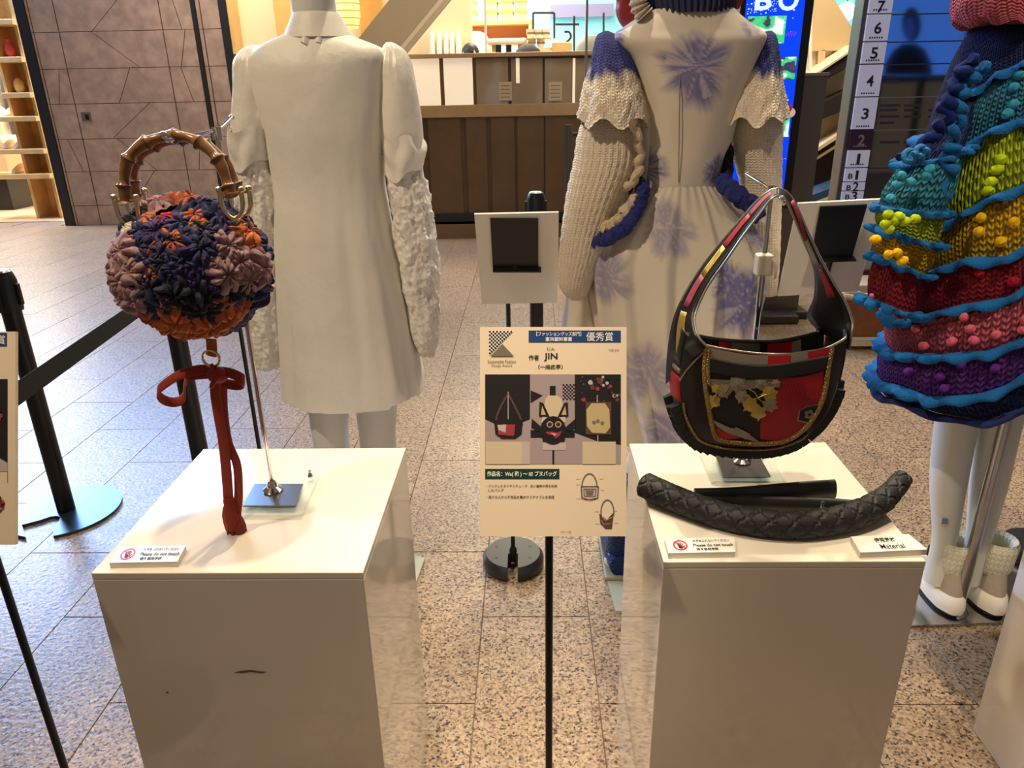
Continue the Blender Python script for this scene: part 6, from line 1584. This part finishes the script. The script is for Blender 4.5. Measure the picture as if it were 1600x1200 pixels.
for k in range(3):
    c = P(1416+k*9, 244-k*3+6*(k % 2), Y3-.17); mb.tube([c+Vector((.013*cos(t)*(1-t*.06), -.004*t, .013*sin(t)*(1-t*.06))) for t in [i*.4 for i in range(22)]], .0055, BWT, 8)
mb.build('curled_ruffle', po)
for pp, mt_, am in (([(1512, 96), (1496, 130), (1480, 170), (1466, 204), (1442, 230), (1412, 250)], NV, .012), ([(1530, 108), (1508, 138), (1496, 176), (1490, 214), (1482, 262), (1474, 318)], RO, .012)):
    L_ = smoothpts([P(x, y, Y3-.155) for x, y in pp], 90); mb = MB()
    mb.tube([p+Vector((am*.9*sin(i*.62+sin(i*.21)), -.008*cos(i*.62), .006*cos(i*.5))) for i, p in enumerate(L_)], [.0095+.002*sin(i*.9) for i in range(90)], mt_, 12); mb.build('ruffle', po)
# bobbles
bob = {}
def bobble(p, mat, r):
    if mat.name not in bob:
        bmm = bmesh.new(); bmesh.ops.create_uvsphere(bmm, u_segments=14, v_segments=10, radius=1)
        for v in bmm.verts: v.co *= 1+.10*sin(7*atan2(v.co.y, v.co.x))*(1-abs(v.co.z))
        mb = MB(); mb.bm(bmm, mat); mb.org = Vector((0, 0, 0)); o = mb.build('bobble', None); bob[mat.name] = o.data
    else: o = bpy.data.objects.new('bobble', bob[mat.name]); C.objects.link(o)
    o.parent = po; o.location = Vector(p)-ORG[po]; o.scale = (r, r*.8, r*.85); o.rotation_euler = (random.random(), random.random(), random.random()*3)
def bob_body(px, py, mat, r=.012):
    h = hw(py); s = max(-.99, min(0.05, (px-PCX)/h)); bobble(surf(s, sqrt(1-min(1, s*s)), py, .010), mat, r)
for px, py, mt in ((1543, 118, TE), (1560, 128, TE), (1535, 138, TE), (1560, 155, TE), (1530, 165, TE), (1585, 158, TE), (1522, 178, TE), (1590, 125, TE),
                   (1540, 245, LI), (1556, 242, LI), (1573, 240, LI), (1578, 215, LI), (1553, 268, LI), (1500, 265, LI), (1492, 285, LI), (1488, 298, LI), (1505, 250, LI), (1590, 248, LI), (1545, 215, LI),
                   (1478, 340, YE), (1474, 362, YE), (1493, 378, YE), (1525, 335, YE), (1580, 312, YE), (1562, 330, YE), (1508, 348, YE), (1595, 300, YE),
                   (1470, 425, CR), (1530, 400, CR), (1560, 385, CR), (1500, 440, CR),
                   (1450, 495, PI), (1453, 513, PI), (1436, 533, PI), (1455, 531, PI), (1476, 522, PI), (1506, 500, PI), (1503, 514, PI), (1512, 475, PI), (1552, 480, PI), (1562, 446, PI), (1596, 470, PI), (1412, 513, PI), (1414, 540, PI),
                   (1420, 588, PU), (1422, 606, PU), (1440, 568, PU), (1505, 550, PU), (1525, 545, PU), (1578, 524, PU), (1590, 530, PU), (1398, 580, PU), (1470, 575, PU)): bob_body(px, py, mt, .0125 if mt not in (LI, YE) else .0135)
for px, py, mt in ((1408, 275, TE), (1400, 290, TE), (1392, 310, TE), (1448, 275, TE), (1452, 265, TE), (1422, 285, TE), (1388, 335, LI), (1396, 345, LI), (1404, 338, LI), (1414, 346, LI), (1430, 342, LI), (1383, 350, LI), (1390, 358, LI), (1388, 398, YE), (1402, 395, YE), (1410, 408, YE), (1368, 374, YE)):
    bobble(P(px, py, Y3-.205), mt, .0115)
bobble(P(1362, 462, Y3-.17), PI, .006)
PKH = kmat('rose', S(226, 106, 120))
mb = MB(); rg = []
for py, xl, xr in ((36, 1540, 1600), (26, 1531, 1606), (10, 1528, 1612), (-10, 1530, 1614), (-60, 1545, 1640)):
    a, b = P(xl, py, Y3-.1), P(xr+40, py, Y3-.1); c = (a+b)/2
    rg.append([Vector((c.x+(b.x-a.x)/2*cos(t)*(1+.04*sin(7*t+py)), Y3-.03+.10*sin(t), c.z+.004*sin(9*t))) for t in [2*pi*j/60 for j in range(60)]])
mb.rings(rg, PKH, cap=True, uvs=(.5, .2)); tag(mb.build('pink_knit_hat'), 'pink knitted headpiece lying on the poncho shoulders at the top right', 'hat')
# legs and shoes
G1, G2 = G(1474, 905), G(1530, 912)
pbase = [G(1420, 982), G(1610, 975), G(1583, 858), G(1450, 855)]
m3_ = body('mannequin', 'white mannequin in the knit poncho, standing at the right edge', c3, Y3+.02, 1.50, [(p.x, p.y, 0) for p in pbase], STEELB)
YL = 1.80
def leg3(top, midp, bot, rr):
    a, b, c = P(*top, YL), P(*midp, YL), P(*bot, YL)
    return [(a.x, YL, a.z+.25, rr[0]*1.25), (a.x, YL, a.z, rr[0]), (b.x, YL+.0, b.z, rr[1]), (c.x, YL, c.z, rr[2]), (c.x, YL, .08, rr[2]*.95)]
legs(m3_, [('leg', leg3((1497, 650), (1482, 750), (1476, 840), (.053, .047, .032))), ('leg', leg3((1566, 640), (1546, 750), (1528, 845), (.053, .047, .032)))])
q = P(1475, 814, YL-.036); mb = MB(); mb.box(q-Vector((.008, .004, .008)), q+Vector((.008, .004, .008)), STEEL, .001); mb.build('socket_hole', m3_)
q0 = G(1494, 960); mb = MB(); mb.tube([q0, Vector((q0.x+.005, q0.y+.0, 1.0))], .0155, M('pole_steel', (.5, .5, .5, 1), .18, 1), 20); mb.lathe([(.03, .010), (.03, .014), (.017, .03)], STEEL, q0, 24); mb.build('support_pole', m3_)
KCU = M('cream_rib_knit', S(230, 226, 200), .9, bump=('knit', 90, .5, .002)); MESH = M('grey_mesh', S(176, 164, 148), .6, bump=('noise', 50, .4, .006)); SOL = M('white_sole', S(244, 238, 222), .45); SOLB = M('black_sole', S(24, 24, 24), .6)
for px, lab, dx in ((1472, 'left', 0), (1536, 'right', 0)):
    f = P(px, 930, 1.76); fx, fy = G(px, 945).x, 1.80
    t = thing('sneaker', 'chunky white sneaker with cream ribbed cuff under the knit poncho, the %s of the pair' % lab, 'shoe', (fx, fy, 0))
    def oval(z, w, l0, l1, n=36, amp=0): return [Vector((fx+w*.80*cos(a)*(1+amp*sin(9*a)), fy+((l1 if sin(a) > 0 else l0)*sin(a))*(1+amp*sin(9*a)), z)) for a in [2*pi*j/n for j in range(n)]]
    mb = MB(); mb.rings([oval(.0105, .050, .075, .17), oval(.02, .052, .078, .175)], SOLB); mb.build('outsole', t)
    mb = MB(); mb.rings([oval(.0205, .054, .082, .18, amp=.02), oval(.04, .057, .086, .18, amp=.02), (oval(.062, .053, .080, .17)), oval(.072, .046, .072, .15)], SOL); mb.build('midsole', t)
    mb = MB(); mb.rings([oval(.07, .046, .07, .14), oval(.09, .046, .066, .11), oval(.11, .044, .058, .07), oval(.135, .042, .05, .05)], MESH); mb.build('mesh_upper', t)
    mb = MB(); rg = [[Vector((fx+w*cos(a)*(1+.014*sin(22*a)), fy+w*sin(a)*(1+.014*sin(22*a)), z)) for a in [2*pi*j/132 for j in range(132)]] for z, w in ((.125, .044), (.14, .050), (.17, .051), (.195, .053), (.215, .054), (.225, .048), (.215, .038), (.18, .036))]
    mb.rings(rg, KCU, cap=False, uvs=(.3, .1)); mb.build('ribbed_cuff', t)
